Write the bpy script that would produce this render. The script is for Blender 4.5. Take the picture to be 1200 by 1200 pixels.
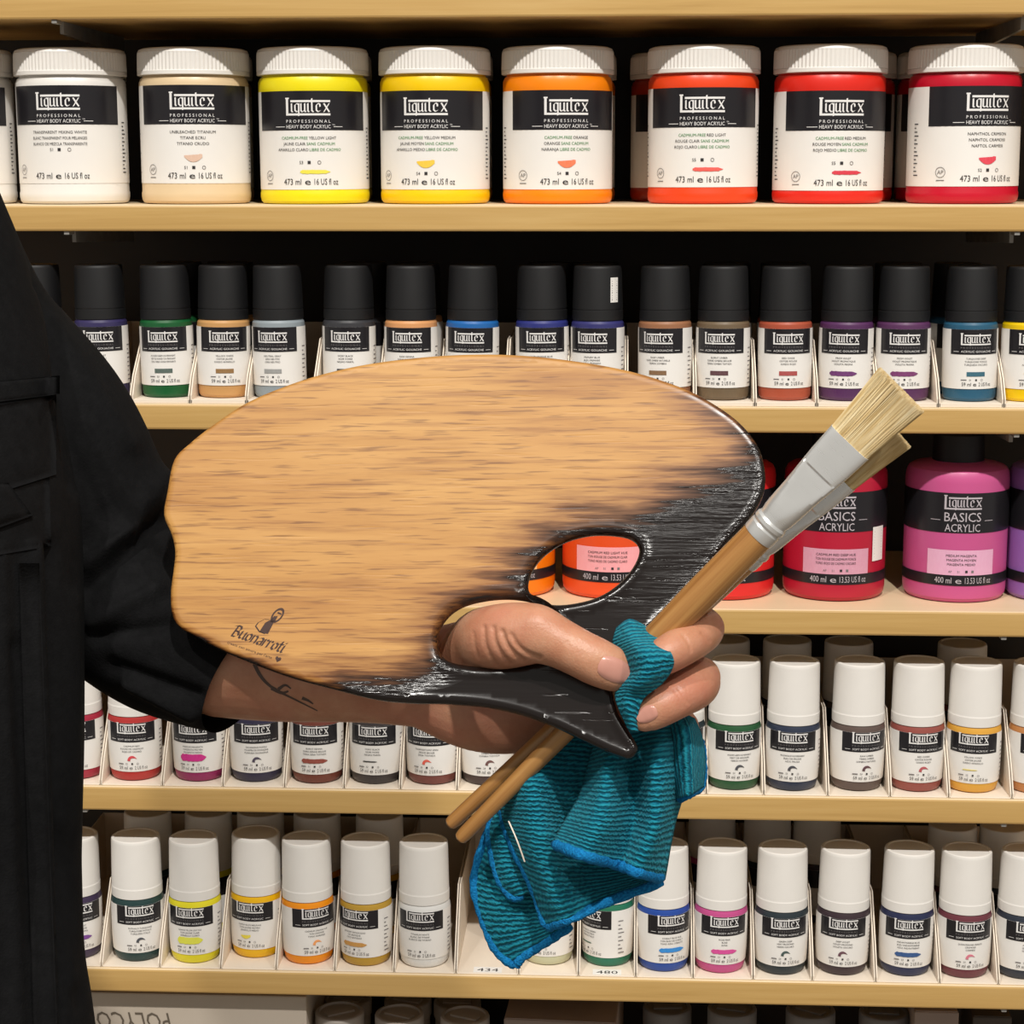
import bpy, bmesh, math, random
import numpy as np
from mathutils import Vector, Matrix, noise
from mathutils.bvhtree import BVHTree
from mathutils.geometry import delaunay_2d_cdt
random.seed(7)
S = bpy.context.scene
for o in list(bpy.data.objects): bpy.data.objects.remove(o)
COL = S.collection

# ------------------------------------------------------------------ camera
FPX = 2300.0
CAM = Vector((0, -1.42, 1.35))
PITCH, YAW, ROLL = math.radians(10.0), math.radians(3.0), math.radians(-0.07)
FWD = Vector((-math.sin(YAW)*math.cos(PITCH), math.cos(YAW)*math.cos(PITCH), -math.sin(PITCH)))
_r = Vector((math.cos(YAW), math.sin(YAW), 0)); _u = _r.cross(FWD)
RIGHT = _r*math.cos(ROLL) + _u*math.sin(ROLL); UP = -_r*math.sin(ROLL) + _u*math.cos(ROLL)
cd = bpy.data.cameras.new('camera'); cam = bpy.data.objects.new('camera', cd); COL.objects.link(cam)
cd.sensor_width = 36; cd.sensor_height = 36; cd.lens = FPX/1200*36; cd.clip_start = .05; cd.clip_end = 50
M = Matrix((RIGHT, UP, -FWD)).transposed().to_4x4(); M.translation = CAM
cam.matrix_world = M; S.camera = cam

# ------------------------------------------------------------------ light, world, exposure
W = bpy.data.worlds.new('World'); S.world = W; W.use_nodes = True
bg = W.node_tree.nodes['Background']; bg.inputs[0].default_value = (1.0, .95, .87, 1); bg.inputs[1].default_value = .33
def lamp(name, loc, target, power, size, color):
    l = bpy.data.lights.new(name, 'AREA'); l.shape = 'DISK'; l.size = size; l.energy = power; l.color = color
    o = bpy.data.objects.new(name, l); COL.objects.link(o); o.location = loc
    o.rotation_euler = (Vector(target)-Vector(loc)).to_track_quat('-Z', 'Y').to_euler(); return o
for i, (x, p) in enumerate(((-1.3, 77), (.55, 140), (2.4, 46))):
    lamp('track_light', (x, -3.0, 4.6), (x*.3, -.1, 1.1), p, .13, (1, .965, .91))
S.view_settings.view_transform = 'Standard'; S.view_settings.look = 'None'
S.view_settings.exposure = 0.0; S.view_settings.gamma = 1.0; S.view_settings.use_curve_mapping = False

# ------------------------------------------------------------------ helpers
def lin(c):
    return tuple(((v/255)/12.92 if v/255 <= .04045 else ((v/255+.055)/1.055)**2.4) for v in c) + (1.0,)
def at(px, py, Y):
    d = RIGHT*((px-600)/FPX) - UP*((py-600)/FPX) + FWD
    return CAM + d*((Y-CAM.y)/d.y)
DH = .92
def PX(px, py, z=0):            # a point near the hand: z metres nearer to the viewer than the hand's own distance
    d = RIGHT*((px-600)/FPX) - UP*((py-600)/FPX) + FWD
    return CAM + d*(DH - z)
def topx(p):
    d = p - CAM; f = d.dot(FWD)
    return 600+FPX*d.dot(RIGHT)/f, 600-FPX*d.dot(UP)/f
def empty(name, loc=(0,0,0), rz=0):
    o = bpy.data.objects.new(name, None); COL.objects.link(o); o.location = loc; o.rotation_euler = (0,0,rz)
    o.empty_display_size = .02; return o
def tag(o, label=None, cat=None, group=None, kind=None):
    if label: o['label'] = label
    if cat: o['category'] = cat
    if group: o['group'] = group
    if kind: o['kind'] = kind
    return o
def ob(name, me, mats=None, parent=None, loc=None, objmat=None):
    o = bpy.data.objects.new(name, me); COL.objects.link(o)
    if mats:
        if not me.materials:
            for m in (mats if isinstance(mats, (list,tuple)) else [mats]): me.materials.append(m)
    if parent: o.parent = parent
    if loc: o.location = loc
    if objmat:
        if not me.materials: me.materials.append(objmat)
        o.material_slots[0].link = 'OBJECT'; o.material_slots[0].material = objmat
    return o
def mesh_from(bm, name, smooth=False):
    me = bpy.data.meshes.new(name); bm.to_mesh(me); bm.free()
    if smooth:
        me.shade_smooth()
    return me
def pyd(name, v, f, smooth=False):
    me = bpy.data.meshes.new(name); me.from_pydata([tuple(p) for p in v], [], f); me.update()
    if smooth: me.shade_smooth()
    return me
def boxv(v, f, a, b):
    n = len(v)
    for x in (a[0], b[0]):
        for y in (a[1], b[1]):
            for z in (a[2], b[2]): v.append((x,y,z))
    for q in ((0,1,3,2),(4,6,7,5),(0,4,5,1),(2,3,7,6),(0,2,6,4),(1,5,7,3)): f.append(tuple(n+i for i in q))
def box_mesh(name, a, b, bev=0):
    v, f = [], []; boxv(v, f, a, b)
    me = pyd(name, v, f)
    if bev:
        bm = bmesh.new(); bm.from_mesh(me)
        bmesh.ops.bevel(bm, geom=bm.edges[:], offset=bev, segments=2, affect='EDGES', profile=.5)
        bmesh.ops.recalc_face_normals(bm, faces=bm.faces); bm.to_mesh(me); bm.free()
    return me
def lathe(name, prof, seg=48, ribs=None, sharp=24):
    v, f = [], []
    for (r, z, *k) in prof:
        for i in range(seg):
            rr = r
            if k and ribs: rr = r - (ribs if i % 2 else 0)
            a = 2*math.pi*i/seg; v.append((rr*math.sin(a), -rr*math.cos(a), z))
    n = len(prof)
    for j in range(n-1):
        for i in range(seg):
            a, b = j*seg+i, j*seg+(i+1) % seg
            f.append((a, b, b+seg, a+seg))
    f.append(tuple(range(seg))[::-1]); f.append(tuple(range((n-1)*seg, n*seg)))
    me = pyd(name, v, f); me.shade_smooth()
    me.set_sharp_from_angle(angle=math.radians(sharp)); return me

# ------------------------------------------------------------------ materials
def mat(name, col, rough=.5, metal=0, spec=.5, coat=0, **kw):
    m = bpy.data.materials.new(name); m.use_nodes = True
    b = m.node_tree.nodes['Principled BSDF']
    b.inputs['Base Color'].default_value = lin(col); b.inputs['Roughness'].default_value = rough
    b.inputs['Metallic'].default_value = metal; b.inputs['Specular IOR Level'].default_value = spec
    b.inputs['Coat Weight'].default_value = coat
    return m
class NT:
    def __init__(s, m): s.t = m.node_tree; s.n = s.t.nodes; s.b = s.n['Principled BSDF']
    def new(s, t, ins=None, **kw):
        n = s.n.new(t)
        for k, v in kw.items(): setattr(n, k, v)
        for k, v in (ins or {}).items():
            if isinstance(v, bpy.types.NodeSocket): s.t.links.new(v, n.inputs[k])
            else: n.inputs[k].default_value = v
        return n
    def coord(s, scale=(1,1,1), rot=(0,0,0), kind='Object'):
        c = s.new('ShaderNodeTexCoord'); return s.new('ShaderNodeMapping', {0: c.outputs[kind], 'Rotation': rot, 'Scale': scale}).outputs[0]
    def noise(s, vec, scale=1, detail=4, rough=.5, dist=0):
        return s.new('ShaderNodeTexNoise', {'Vector': vec, 'Scale': scale, 'Detail': detail, 'Roughness': rough, 'Distortion': dist}).outputs[0]
    def ramp(s, fac, stops, interp='LINEAR'):
        r = s.new('ShaderNodeValToRGB', {0: fac}); r.color_ramp.interpolation = interp
        e = r.color_ramp.elements
        while len(e) < len(stops): e.new(.5)
        for q, (p, c) in zip(e, stops): q.position = p; q.color = c if len(c) == 4 else lin(c)
        return r.outputs[0]
    def math(s, op, a, b=0, c=None, clamp=False):
        n = s.new('ShaderNodeMath', operation=op, use_clamp=clamp)
        for i, x in enumerate((a, b) if c is None else (a, b, c)):
            if isinstance(x, bpy.types.NodeSocket): s.t.links.new(x, n.inputs[i])
            else: n.inputs[i].default_value = x
        return n.outputs[0]
    def mix(s, fac, a, b, mode='MIX'):
        n = s.new('ShaderNodeMix', data_type='RGBA', blend_type=mode)
        for i, x in ((0, fac), (6, a), (7, b)):
            if isinstance(x, bpy.types.NodeSocket): s.t.links.new(x, n.inputs[i])
            else: n.inputs[i].default_value = x
        return n.outputs[2]
    def set(s, k, v): s.t.links.new(v, s.b.inputs[k])
    def bump(s, h, strength=.3, dist=.001, base=None):
        i = {'Height': h, 'Strength': strength, 'Distance': dist}
        if base: i['Normal'] = base
        n = s.new('ShaderNodeBump', i).outputs[0]; s.set('Normal', n); return n
g = lambda v: (v, v, v, 1)

def plastic(name, col, rough=.38):
    m = mat(name, col, rough); t = NT(m)
    n = t.noise(t.coord((60,60,60)), 1, 3)
    t.set('Base Color', t.mix(t.math('MULTIPLY', n, .16), lin(col), lin(tuple(c*.75 for c in col))))
    t.set('Roughness', t.math('ADD', t.math('MULTIPLY', n, .12), rough-.06)); return m
# shelf wood: pale beech-look laminate
M_shelf = mat('shelf_wood', (214,168,98), .42); t = NT(M_shelf)
n1 = t.noise(t.coord((3.5, 40, 90)), 1, 6, .6, .6); n2 = t.noise(t.coord((12, 200, 420)), 1, 3)
c = t.ramp(n1, [(.3, (186,148,86)), (.5, (202,164,100)), (.72, (212,176,114))])
c = t.mix(t.math('MULTIPLY', n2, .3), c, lin((178,138,78))); t.set('Base Color', c); t.bump(n2, .08)
M_back = mat('back_panel', (44,38,34), .6); t = NT(M_back)
t.set('Base Color', t.mix(t.noise(t.coord((8,8,30)), 1, 4), lin((34,29,26)), lin((52,45,40))))
M_steel = mat('bracket_steel', (150,148,144), .45, .3)
NT(M_steel).set('Roughness', t_ := NT(M_steel).math('ADD', NT(M_steel).noise(NT(M_steel).coord((90,90,90))), .1))
M_cap = plastic('cap_white', (238,234,228), .42)
M_capblack = plastic('cap_black', (17,17,19), .55)
M_label = mat('label_paper', (240,237,232), .45); t = NT(M_label)
t.set('Base Color', t.mix(t.noise(t.coord((30,30,30)), 1, 3), lin((243,240,235)), lin((236,232,227))))
M_panel = mat('label_black', (30,28,32), .33); t = NT(M_panel)
t.set('Roughness', t.math('ADD', t.math('MULTIPLY', t.noise(t.coord((40,40,40))), .15), .25))
M_white = mat('print_white', (236,234,232), .5)
M_ink = mat('print_ink', (44,42,44), .6)
M_grey = mat('print_grey', (120,116,116), .6)
M_green = mat('print_green', (70,140,80), .6)
M_pale = mat('print_pink_grey', (190,182,188), .6)
for m_ in (M_white, M_ink, M_grey, M_green, M_pale):
    t = NT(m_); bc = tuple(t.b.inputs['Base Color'].default_value)
    t.set('Base Color', t.mix(t.math('MULTIPLY', t.noise(t.coord((400,400,400)), 1, 2), .25), bc, tuple(x*.9 for x in bc[:3])+(1,)))
M_card = mat('tray_card', (236,224,208), .75); t = NT(M_card)
t.set('Base Color', t.mix(t.noise(t.coord((40,20,40)), 1, 5), lin((238,226,210)), lin((226,211,192))))
M_cardin = M_card
_pm = {}
def paint(col):
    if col not in _pm: _pm[col] = plastic('paint_%02x%02x%02x' % col, col, .34)
    return _pm[col]
_sw = {}
def swatchm(col):
    if col not in _sw:
        m = mat('swatch_%02x%02x%02x' % col, col, .55); t = NT(m)
        t.set('Base Color', t.mix(t.noise(t.coord((900,300,300)), 1, 2), lin(col), lin(tuple(min(255, c*.8+50) for c in col))))
        _sw[col] = m
    return _sw[col]

# ------------------------------------------------------------------ lettering
_tc = {}
def text_flat(s, res=2):
    if s in _tc: return _tc[s]
    cu = bpy.data.curves.new('t', 'FONT'); cu.body = s; cu.size = 1; cu.resolution_u = res; cu.fill_mode = 'FRONT'
    o = bpy.data.objects.new('t', cu); COL.objects.link(o)
    dg = bpy.context.evaluated_depsgraph_get(); me = o.evaluated_get(dg).to_mesh()
    v = [(p.co.x, p.co.y) for p in me.vertices]; f = [tuple(p.vertices) for p in me.polygons]
    o.evaluated_get(dg).to_mesh_clear(); bpy.data.objects.remove(o); bpy.data.curves.remove(cu)
    xs = [p[0] for p in v] or [0]; x0, x1 = min(xs), max(xs)
    v = [(p[0]-x0, p[1]) for p in v]; _tc[s] = (v, f, x1-x0); return _tc[s]
class Flat:                     # flat print in (u, w) metres, later wrapped on a cylinder
    def __init__(s): s.v, s.f, s.m = [], [], []
    def poly(s, pts, m=0):
        n = len(s.v); s.v += pts; s.f.append(tuple(range(n, n+len(pts)))); s.m.append(m)
    def rect(s, x0, z0, x1, z1, m=0, nseg=1):
        for i in range(nseg):
            a, b = x0+(x1-x0)*i/nseg, x0+(x1-x0)*(i+1)/nseg
            s.poly([(a,z0),(b,z0),(b,z1),(a,z1)], m)
    def text(s, st, x, z, h, m=0, w=None, align='C', maxw=None):
        v, f, tw = text_flat(st); k = h/.70; kx = k
        if w: kx = w/max(tw, 1e-6)
        if maxw and tw*kx > maxw: kx = maxw/tw
        x0 = x - tw*kx*(.5 if align == 'C' else 0)
        n = len(s.v); s.v += [(x0+p[0]*kx, z+p[1]*k) for p in v]
        s.f += [tuple(n+i for i in q) for q in f]; s.m += [m]*len(f); return tw*kx
    def nib(s, strokes, x, z, k, nib, m=0, kx=None, shear=0):
        kx = kx or k
        for st in strokes:
            p = [(x+kx*a+shear*k*b, z+k*b) for a, b in st]
            for a, b in zip(p, p[1:]):
                q = [(a[0]-nib[0], a[1]-nib[1]), (b[0]-nib[0], b[1]-nib[1]), (b[0]+nib[0], b[1]+nib[1]), (a[0]+nib[0], a[1]+nib[1])]
                area = sum(q[i][0]*q[(i+1)%4][1]-q[(i+1)%4][0]*q[i][1] for i in range(4))
                s.poly(q if area > 0 else q[::-1], m)
    def wrap(s, name, R, mats, rot=0, off=0):
        me = pyd(name, [((R+off)*math.sin(u/R+rot), -(R+off)*math.cos(u/R+rot), w) for u, w in s.v], s.f)
        for m in mats: me.materials.append(m)
        me.polygons.foreach_set('material_index', s.m); return me
GL = {'B': [[(.12,1.45),(.12,0),(.5,0),(.78,.3),(.58,.72),(.15,.78)],[(-.2,1.3),(.12,1.5),(.5,1.45),(.66,1.15),(.5,.8)]],
 'u': [[(0,1),(0,.15),(.2,0),(.5,.25)],[(.5,1),(.5,.1),(.66,0)]],
 'o': [[(0,.8),(0,.2),(.25,0),(.5,.2),(.5,.8),(.25,1),(0,.8)]],
 'n': [[(0,1),(0,0)],[(0,.8),(.3,1),(.5,.85),(.5,0)]],
 'a': [[(.05,.85),(.3,1),(.5,.85),(.5,0)],[(.5,.55),(.05,.4),(.05,.15),(.25,0),(.5,.2)]],
 'r': [[(0,1),(0,0)],[(0,.8),(.25,1),(.42,.85)]],
 't': [[(.1,1.4),(.1,.15),(.3,0)],[(-.12,1),(.38,1)]],
 'i': [[(0,1),(0,.12),(.14,0)],[(0,1.35),(.06,1.28)]],
 'q': [[(.5,.85),(.25,1),(0,.8),(0,.2),(.25,0),(.5,.2)],[(.5,1),(.5,-.45)]],
 'e': [[(.03,.45),(.48,.6),(.45,.88),(.25,1),(0,.75),(0,.2),(.25,0),(.5,.18)]],
 'x': [[(0,1),(.5,0)],[(.5,1),(0,0)]]}
def logo(F, x, z, w, m=0):      # z: foot of the bottom bar
    h = .39*w
    F.rect(x-w/2, z, x+w/2, z+.045*w, m, 12); F.rect(x-w/2, z, x-w/2+.055*w, z+h, m); F.rect(x-w/2-.015*w, z+h-.03*w, x-w/2+.075*w, z+h, m)
    F.rect(x-.39*w, z+.29*w, x+w/2, z+.335*w, m, 12)
    k = .19*w
    for ch, px in zip('iquitex', (.135,.215,.35,.505,.575,.69,.855)):
        gl = GL[ch]
        if ch == 'i': gl = gl[:1]
        if ch == 't': gl = [[(.1,1.55),(.1,.15),(.3,0)]]
        F.nib(gl, x-w/2+px*w, z+.075*w, k, (.0165*w, .006*w), m, kx=(.24 if ch == 'x' else .17)*w)

# ------------------------------------------------------------------ the setting
ZS = [1.4721, 1.3225, 1.1778, 1.0276, .8840, .7369, .588]
floor = ob('floor', box_mesh('floor', (-2.5,-3.2,-.05), (2.5,.4,0)), mat('floor_vinyl', (120,110,100), .5)); tag(floor, kind='structure')
t = NT(floor.data.materials[0]); t.set('Base Color', t.mix(t.noise(t.coord((6,6,6)), 1, 5), lin((105,97,88)), lin((135,125,113))))
wall = ob('wall_back', box_mesh('wall_back', (-2.5,.235,0), (2.5,.27,2.2)), M_back); tag(wall, kind='structure')
SHN = ['topmost light wood shelf board above the big white-lidded jars', 'light wood shelf board carrying the big white-lidded paint jars',
 'light wood shelf board carrying the black-capped bottles', 'light wood shelf board carrying the wide squeeze bottles behind the palette',
 'light wood shelf board carrying the white-capped bottles beside the hand', 'light wood shelf board carrying the lowest row of white-capped bottles',
 'lowest light wood shelf board under the dim jars and cartons']
for i, z in enumerate(ZS):
    r = empty('shelf_board', (0,0,z)); tag(r, SHN[i], 'shelf', 'shelf boards of the paint display')
    ob('board', box_mesh('board', (-1.05,0,-.0188), (1.05,.232,0), .0016), M_shelf, r)
    for px in (92, 1181):
        x = at(px + (0 if i < 3 else (20 if px < 500 else -14)), 100+220*i, .03).x
        if i == 0: x = at(76 if px < 500 else 1196, 30, .03).x
        v = [(x-.0014,.022,-.0188),(x-.0014,.2,-.0188),(x-.0014,.2,-.0335 if i < 3 else -.0238),(x-.0014,.022,-.0275 if i < 3 else -.0232)]
        v += [(a+.0028,b,c_) for a,b,c_ in v]
        ob('bracket', pyd('bracket', v, [(0,1,2,3),(7,6,5,4),(0,4,5,1),(1,5,6,2),(2,6,7,3),(3,7,4,0)]), M_steel, r)
        ob('bracket_nose', box_mesh('bracket_nose', (x-.002,.002,-.0215), (x+.002,.016,-.0188), .0005), M_steel, r)
for x in (-.62, .40):
    ob('trim_1' if x < 0 else 'trim_2', box_mesh('upright', (x-.012,.205,0), (x+.012,.2345,2.1)), M_back)['kind'] = 'structure'

M_shelftop = mat('shelf_top', (232,204,160), .45); t = NT(M_shelftop)
t.set('Base Color', t.mix(t.noise(t.coord((4,40,40)), 1, 5, .6), lin((236,214,178)), lin((224,198,158))))
for o in [o for o in COL.objects if o.name.startswith('board')]:
    o.data.materials.append(M_shelftop)
    for p in o.data.polygons:
        if p.normal.z > .9: p.material_index = 1
# ------------------------------------------------------------------ containers
mm = .001
def P_(l): return [tuple([a*mm, b*mm]+list(k)) for a, b, *k in l]
ME = {
 'jar_body': lathe('jar_body', P_([(36,0),(38.6,.5),(40,2.2),(40.6,5),(40.6,8),(40.2,9),(40.2,80),(40.4,82),(40.4,88),(39.2,91),(37.6,92),(37.6,95)]), 64),
 'jar_cap': lathe('jar_cap', P_([(40.6,93),(41.4,93.4),(41.4,96),(41.5,96.5,1),(41.2,108,1),(41.0,109.5),(40,111.6),(37.5,112.6),(20,112.8)]), 172, .0008),
 'soft_body': lathe('soft_body', P_([(15.5,0),(17.4,.6),(18.6,2.4),(19.3,6),(19.9,14),(20.2,24),(20.3,44),(20.1,48),(19.2,50.5),(17,51.5),(17,54)])),
 'soft_cap': lathe('soft_cap', P_([(19.2,51),(19.7,51.4),(19.75,58.6),(19.55,59.0),(19.5,60),(18.9,94.5),(18.85,95.6),(18.5,96.9),(17.8,97.4),(16.4,97.4),(16,96.8),(6,96.8)])),
 'gou_body': lathe('gou_body', P_([(16,0),(17.8,.6),(18.9,2.4),(19.3,6),(19.5,52),(19.2,55.5),(18,57.3),(16.5,58),(16.5,60)])),
 'gou_cap': lathe('gou_cap', P_([(18.2,57.5),(18.7,58),(18.7,64.6),(18.3,64.9),(18.3,65.7),(18.6,66),(17.6,95),(17.5,96),(17.1,96.9),(16.5,97.2),(6,97.2)])),
 'sq_body': lathe('sq_body', P_([(33,0),(36,.7),(38,3.5),(38.6,8),(38.7,90),(38.2,95),(36.5,98.5),(33,100.6),(24,102.4),(19,103),(18,105)]), 64),
 'sq_cap': lathe('sq_cap', P_([(18.6,103),(19.4,103.6),(19.0,123),(18.2,124.4),(8,124.6)]), 48),
}
LSP = {  # label: radius, z0, z1, panel z0, panel half angle, label half angle
 'jar': (40.2*mm, .0105, .081, .053, 66, 158), 'soft': (20.25*mm, .008, .0465, .0315, 54, 150), 'gou': (19.5*mm, .0095, .0525, .0345, 56, 150)}
def label_mesh(kind, pc):
    R, z0, z1, pz, ph, lh = LSP[kind]
    v, f, mi = [], [], []
    def strip(a0, a1, za, zb, off, m, n, nz=1):
        k = len(v)
        for i in range(n+1):
            a = math.radians(a0+(a1-a0)*i/n)
            for j in range(nz+1):
                z = za+(zb-za)*j/nz
                RR = R+off
                if kind == 'soft' and z < .02: RR -= (.02-z)*.055
                v.append((RR*math.sin(a), -RR*math.cos(a), z))
        for i in range(n):
            for j in range(nz):
                a = k+i*(nz+1)+j; f.append((a, a+nz+1, a+nz+2, a+1)); mi.append(m)
    strip(-lh, lh, z0, z1, .0003, 0, 40, 4)
    strip(-ph+pc, ph+pc, pz, z1, .0005, 1, 20)
    me = pyd(kind+'_label', v, f, True); me.materials.append(M_label); me.materials.append(M_panel)
    me.polygons.foreach_set('material_index', mi); return me
LM = {k: label_mesh(k, 3 if k == 'jar' else 0) for k in LSP}
def logo_mesh(kind):
    R, z0, z1, pz, ph, lh = LSP[kind]; F = Flat(); m = 0
    if kind == 'jar':
        w = .0325; zb = .0635
        logo(F, 0, zb, w); F.text('P R O F E S S I O N A L', 0, zb-.0052, .0022, 0, w=w)
        F.text('HEAVY BODY ACRYLIC', 0, zb-.0092, .0026, 0, w=w)
        F.rect(-.0255, zb-.0082, -.0175, zb-.0078, 0, 2); F.rect(.0185, zb-.0082, .0255, zb-.0078, 0, 2); F.text('TM', .0185, zb-.0072, .001, 0)
        F.text('473 ml', -.0125, z0+.0035, .0044, 1, w=.0135); F.text('e', -.001, z0+.0035, .0046, 1, w=.0042); F.text('16 US fl oz', .0125, z0+.0035, .0044, 1, w=.0175)
        # round approval seal left of the text, side print
        for i in range(20):
            a, b = 2*math.pi*i/20, 2*math.pi*(i+1)/20
            for r0, r1 in ((.0034,.0038),):
                F.poly([(-.0335+r0*math.cos(a), .0205+r0*math.sin(a)), (-.0335+r1*math.cos(a), .0205+r1*math.sin(a)), (-.0335+r1*math.cos(b), .0205+r1*math.sin(b)), (-.0335+r0*math.cos(b), .0205+r0*math.sin(b))], 2)
        F.text('AP', -.0335, .0192, .0028, 2); F.rect(-.0365, .0145, -.0305, .0151, 2)
        for sgn in (-1, 1):
            for k in range(14):
                F.rect(sgn*.056-.0028, .018+k*.0028, sgn*.056+.0022-(k*7 % 5)*.0007, .0188+k*.0028, 1)
    else:
        w = .0222; zb = pz+.0068
        logo(F, 0, zb, w); F.text('P R O F E S S I O N A L', 0, zb-.0026, .0013, 2, w=w)
        F.text('SOFT BODY ACRYLIC' if kind == 'soft' else 'ACRYLIC GOUACHE', 0, zb-.0054, .0015, 0, w=w*.98)
        F.rect(-.0165, zb-.0049, -.0125, zb-.0046); F.rect(.0125, zb-.0049, .0165, zb-.0046)
        F.text('59 ml', -.0065, z0+.0022, .0026, 1, w=.0065); F.text('e', -.0007, z0+.0022, .0027, 1, w=.0024); F.text('2 US fl oz', .0068, z0+.0022, .0026, 1, w=.0095)
        for k in range(9):
            F.rect(.0245, .012+k*.0032, .0295-(k*7 % 5)*.0008, .0128+k*.0032, 2)
    off = .00062
    me = F.wrap(kind+'_logo', R, [M_white, M_ink, M_grey], 0, off)
    return me
GM = {k: logo_mesh(k) for k in LSP}
def ribbon(F, top, bot, m=0):     # two equally long outlines joined by short quads so that the print follows the curve
    for i in range(len(top)-1): F.poly([bot[i], bot[i+1], top[i+1], top[i]], m)
def curl(F, x, z, k, m=0):      # a small brushed comma of paint
    up = [(-1,-.5),(-.9,-.05),(-.62,.35),(-.25,.58),(.15,.62),(.5,.5),(.85,.2),(1.1,-.1)]; lo = [(-.35,-.62),(-.36,-.3),(-.28,-.12),(-.12,.02),(.12,.1),(.45,.1),(.8,.02),(1.1,-.12)]
    ribbon(F, [(x+a*k, z+b*k) for a, b in up], [(x+a*k, z+b*k) for a, b in lo], m)
def blob(F, x, z, w, h, m=0):
    N = 8; t_ = [i/N-.5 for i in range(N+1)]
    ribbon(F, [(x+a*w, z+h*(.34+.12*a+(.06 if i == N-1 else 0))) for i, a in enumerate(t_)], [(x+a*w, z-h*(.5-2.4*a*a*(1 if a < 0 else .9)+.0)+.0) for a in t_], m)
def dash(F, x, z, w, h, m=0):
    N = 12; rg = random.Random(int(w*1e6)); tp, bt = [], []
    for i in range(N+1):
        a = i/N-.5; e = min(1, (.5-abs(a))*9+.35) if a < 0 else min(1, (.5-a)*5+.1)
        tp.append((x+a*w, z+h*(.46*e+rg.uniform(-.05,.05)))); bt.append((x+a*w, z-h*(.48*e+rg.uniform(-.05,.05))))
    ribbon(F, tp, bt, m)
def name_mesh(kind, lines, series, sw):
    R, z0, z1, pz, ph, lh = LSP[kind]; F = Flat(); k = 1 if kind == 'jar' else .62
    big = kind == 'jar'; h = .0021 if big else .00125; st = .0042 if big else .0022
    z = pz - (.0065 if big else .0036)
    for ln in lines:
        gr = ''
        for key in ('CADMIUM-FREE ', ' SANS CADMIUM', ' LIBRE DE CADMIO'):
            if big and key in ln: gr = key
        if gr:
            rest = ln.replace(gr, ''); a = text_flat(gr.strip())[2]; b = text_flat(rest)[2]; q = h/.70*.95; gap = .3*q
            tot = (a+b)*q+gap; x = -tot/2
            if ln.startswith(gr):
                F.text(gr.strip(), x, z, h, 1, w=a*q, align='L'); F.text(rest, x+a*q+gap, z, h, 0, w=b*q, align='L')
            else:
                F.text(rest, x, z, h, 0, w=b*q, align='L'); F.text(gr.strip(), x+b*q+gap, z, h, 1, w=a*q, align='L')
        else: F.text(ln, 0, z, h, 0, maxw=.041 if big else .018)
        z -= st
    # series line: number, opacity square, permanence ring
    zz = z0 + ((.0195 if sw and sw[0] == 'dash' else .0115 if sw else .0245) if big else .0066); q = .0022 if big else .0013
    F.text(series, -.0055 if big else -.004, zz-q/2, q, 0); F.rect(.0002-q/2, zz-q/2, .0002+q/2, zz+q/2, 0)
    cx = .0075 if big else .0042
    for i in range(12):
        a, b = 2*math.pi*i/12, 2*math.pi*(i+1)/12; r0, r1 = q*.45, q*.62
        F.poly([(cx+r0*math.cos(a), zz+r0*math.sin(a)), (cx+r1*math.cos(a), zz+r1*math.sin(a)), (cx+r1*math.cos(b), zz+r1*math.sin(b)), (cx+r0*math.cos(b), zz+r0*math.sin(b))], 2)
    if not big: F.rect(-.0105, zz-.0004, -.0065, zz+.0003, 2)
    me = F.wrap('colour_lettering', R, [M_ink, M_green, M_grey], 0, .0006); return me
def swatch_mesh(kind, style):
    R, z0, z1, pz = LSP[kind][:4]; F = Flat()
    if kind == 'jar':
        if style == 'blob': blob(F, 0, z0+.0185, .013, .0062)
        else: dash(F, .0045, z0+.0128, .022, .003)
    else:
        zz = z0+.0108
        if style == 'curl': curl(F, 0, zz, .0034)
        elif style == 'bar': F.rect(-.0065, zz-.0016, .0065, zz+.0016, 0, 4)
        elif style == 'dash': dash(F, 0, zz, .020, .0036)
        elif style == 'wide': dash(F, 0, zz+.0012, .020, .0058)
        elif style == 'thin': dash(F, -.002, zz, .011, .001)
        elif style == 'blob': blob(F, -.003, zz, .008, .0035)
    return F.wrap('swatch', R, [swatchm((90,90,90))], 0, .0006)
SW = {}
def bottle(kind, name, label, cat, group, X, Y, Z, rot, tilt, col, capm, lines=None, series='S1', sw=None, front=True, dz=0):
    r = empty(name, (X, Y, Z), rot); r.rotation_euler = (tilt[0], tilt[1], rot); tag(r, label, cat, group)
    ob('body', ME[kind+'_body'], None, r, objmat=paint(col))
    ob('cap', ME[kind+'_cap'], None, r, objmat=capm)
    if kind == 'sq': return r
    lb = ob('label', LM[kind], None, r, loc=(0,0,dz))
    if front:
        ob('logo_lettering', GM[kind], None, lb)
        if lines: ob('colour_lettering', name_mesh(kind, lines, series, sw), None, lb)
        if sw:
            key = (kind, sw[0])
            if key not in SW: SW[key] = swatch_mesh(kind, sw[0])
            ob('colour_swatch', SW[key], None, lb, objmat=swatchm(sw[1]))
    return r
def facing(X, Y, off, R):       # turn so that the label centre shows `off` of a radius to the right
    view = math.atan2(X-CAM.x, Y-CAM.y)
    return -view + math.asin(max(-.98, min(.98, off)))
# the label is built facing -Y: rotation +a about z turns it to +x
def place(kind, name, row_z, px, py, logo_px, Rm, setback, **kw):
    Y = setback+Rm; X = at(px, py, Y).x
    half = abs(at(px+10, py, Y).x-X)/10
    return X, Y, facing(X, Y, (logo_px-px)*half/Rm, Rm)

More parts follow.
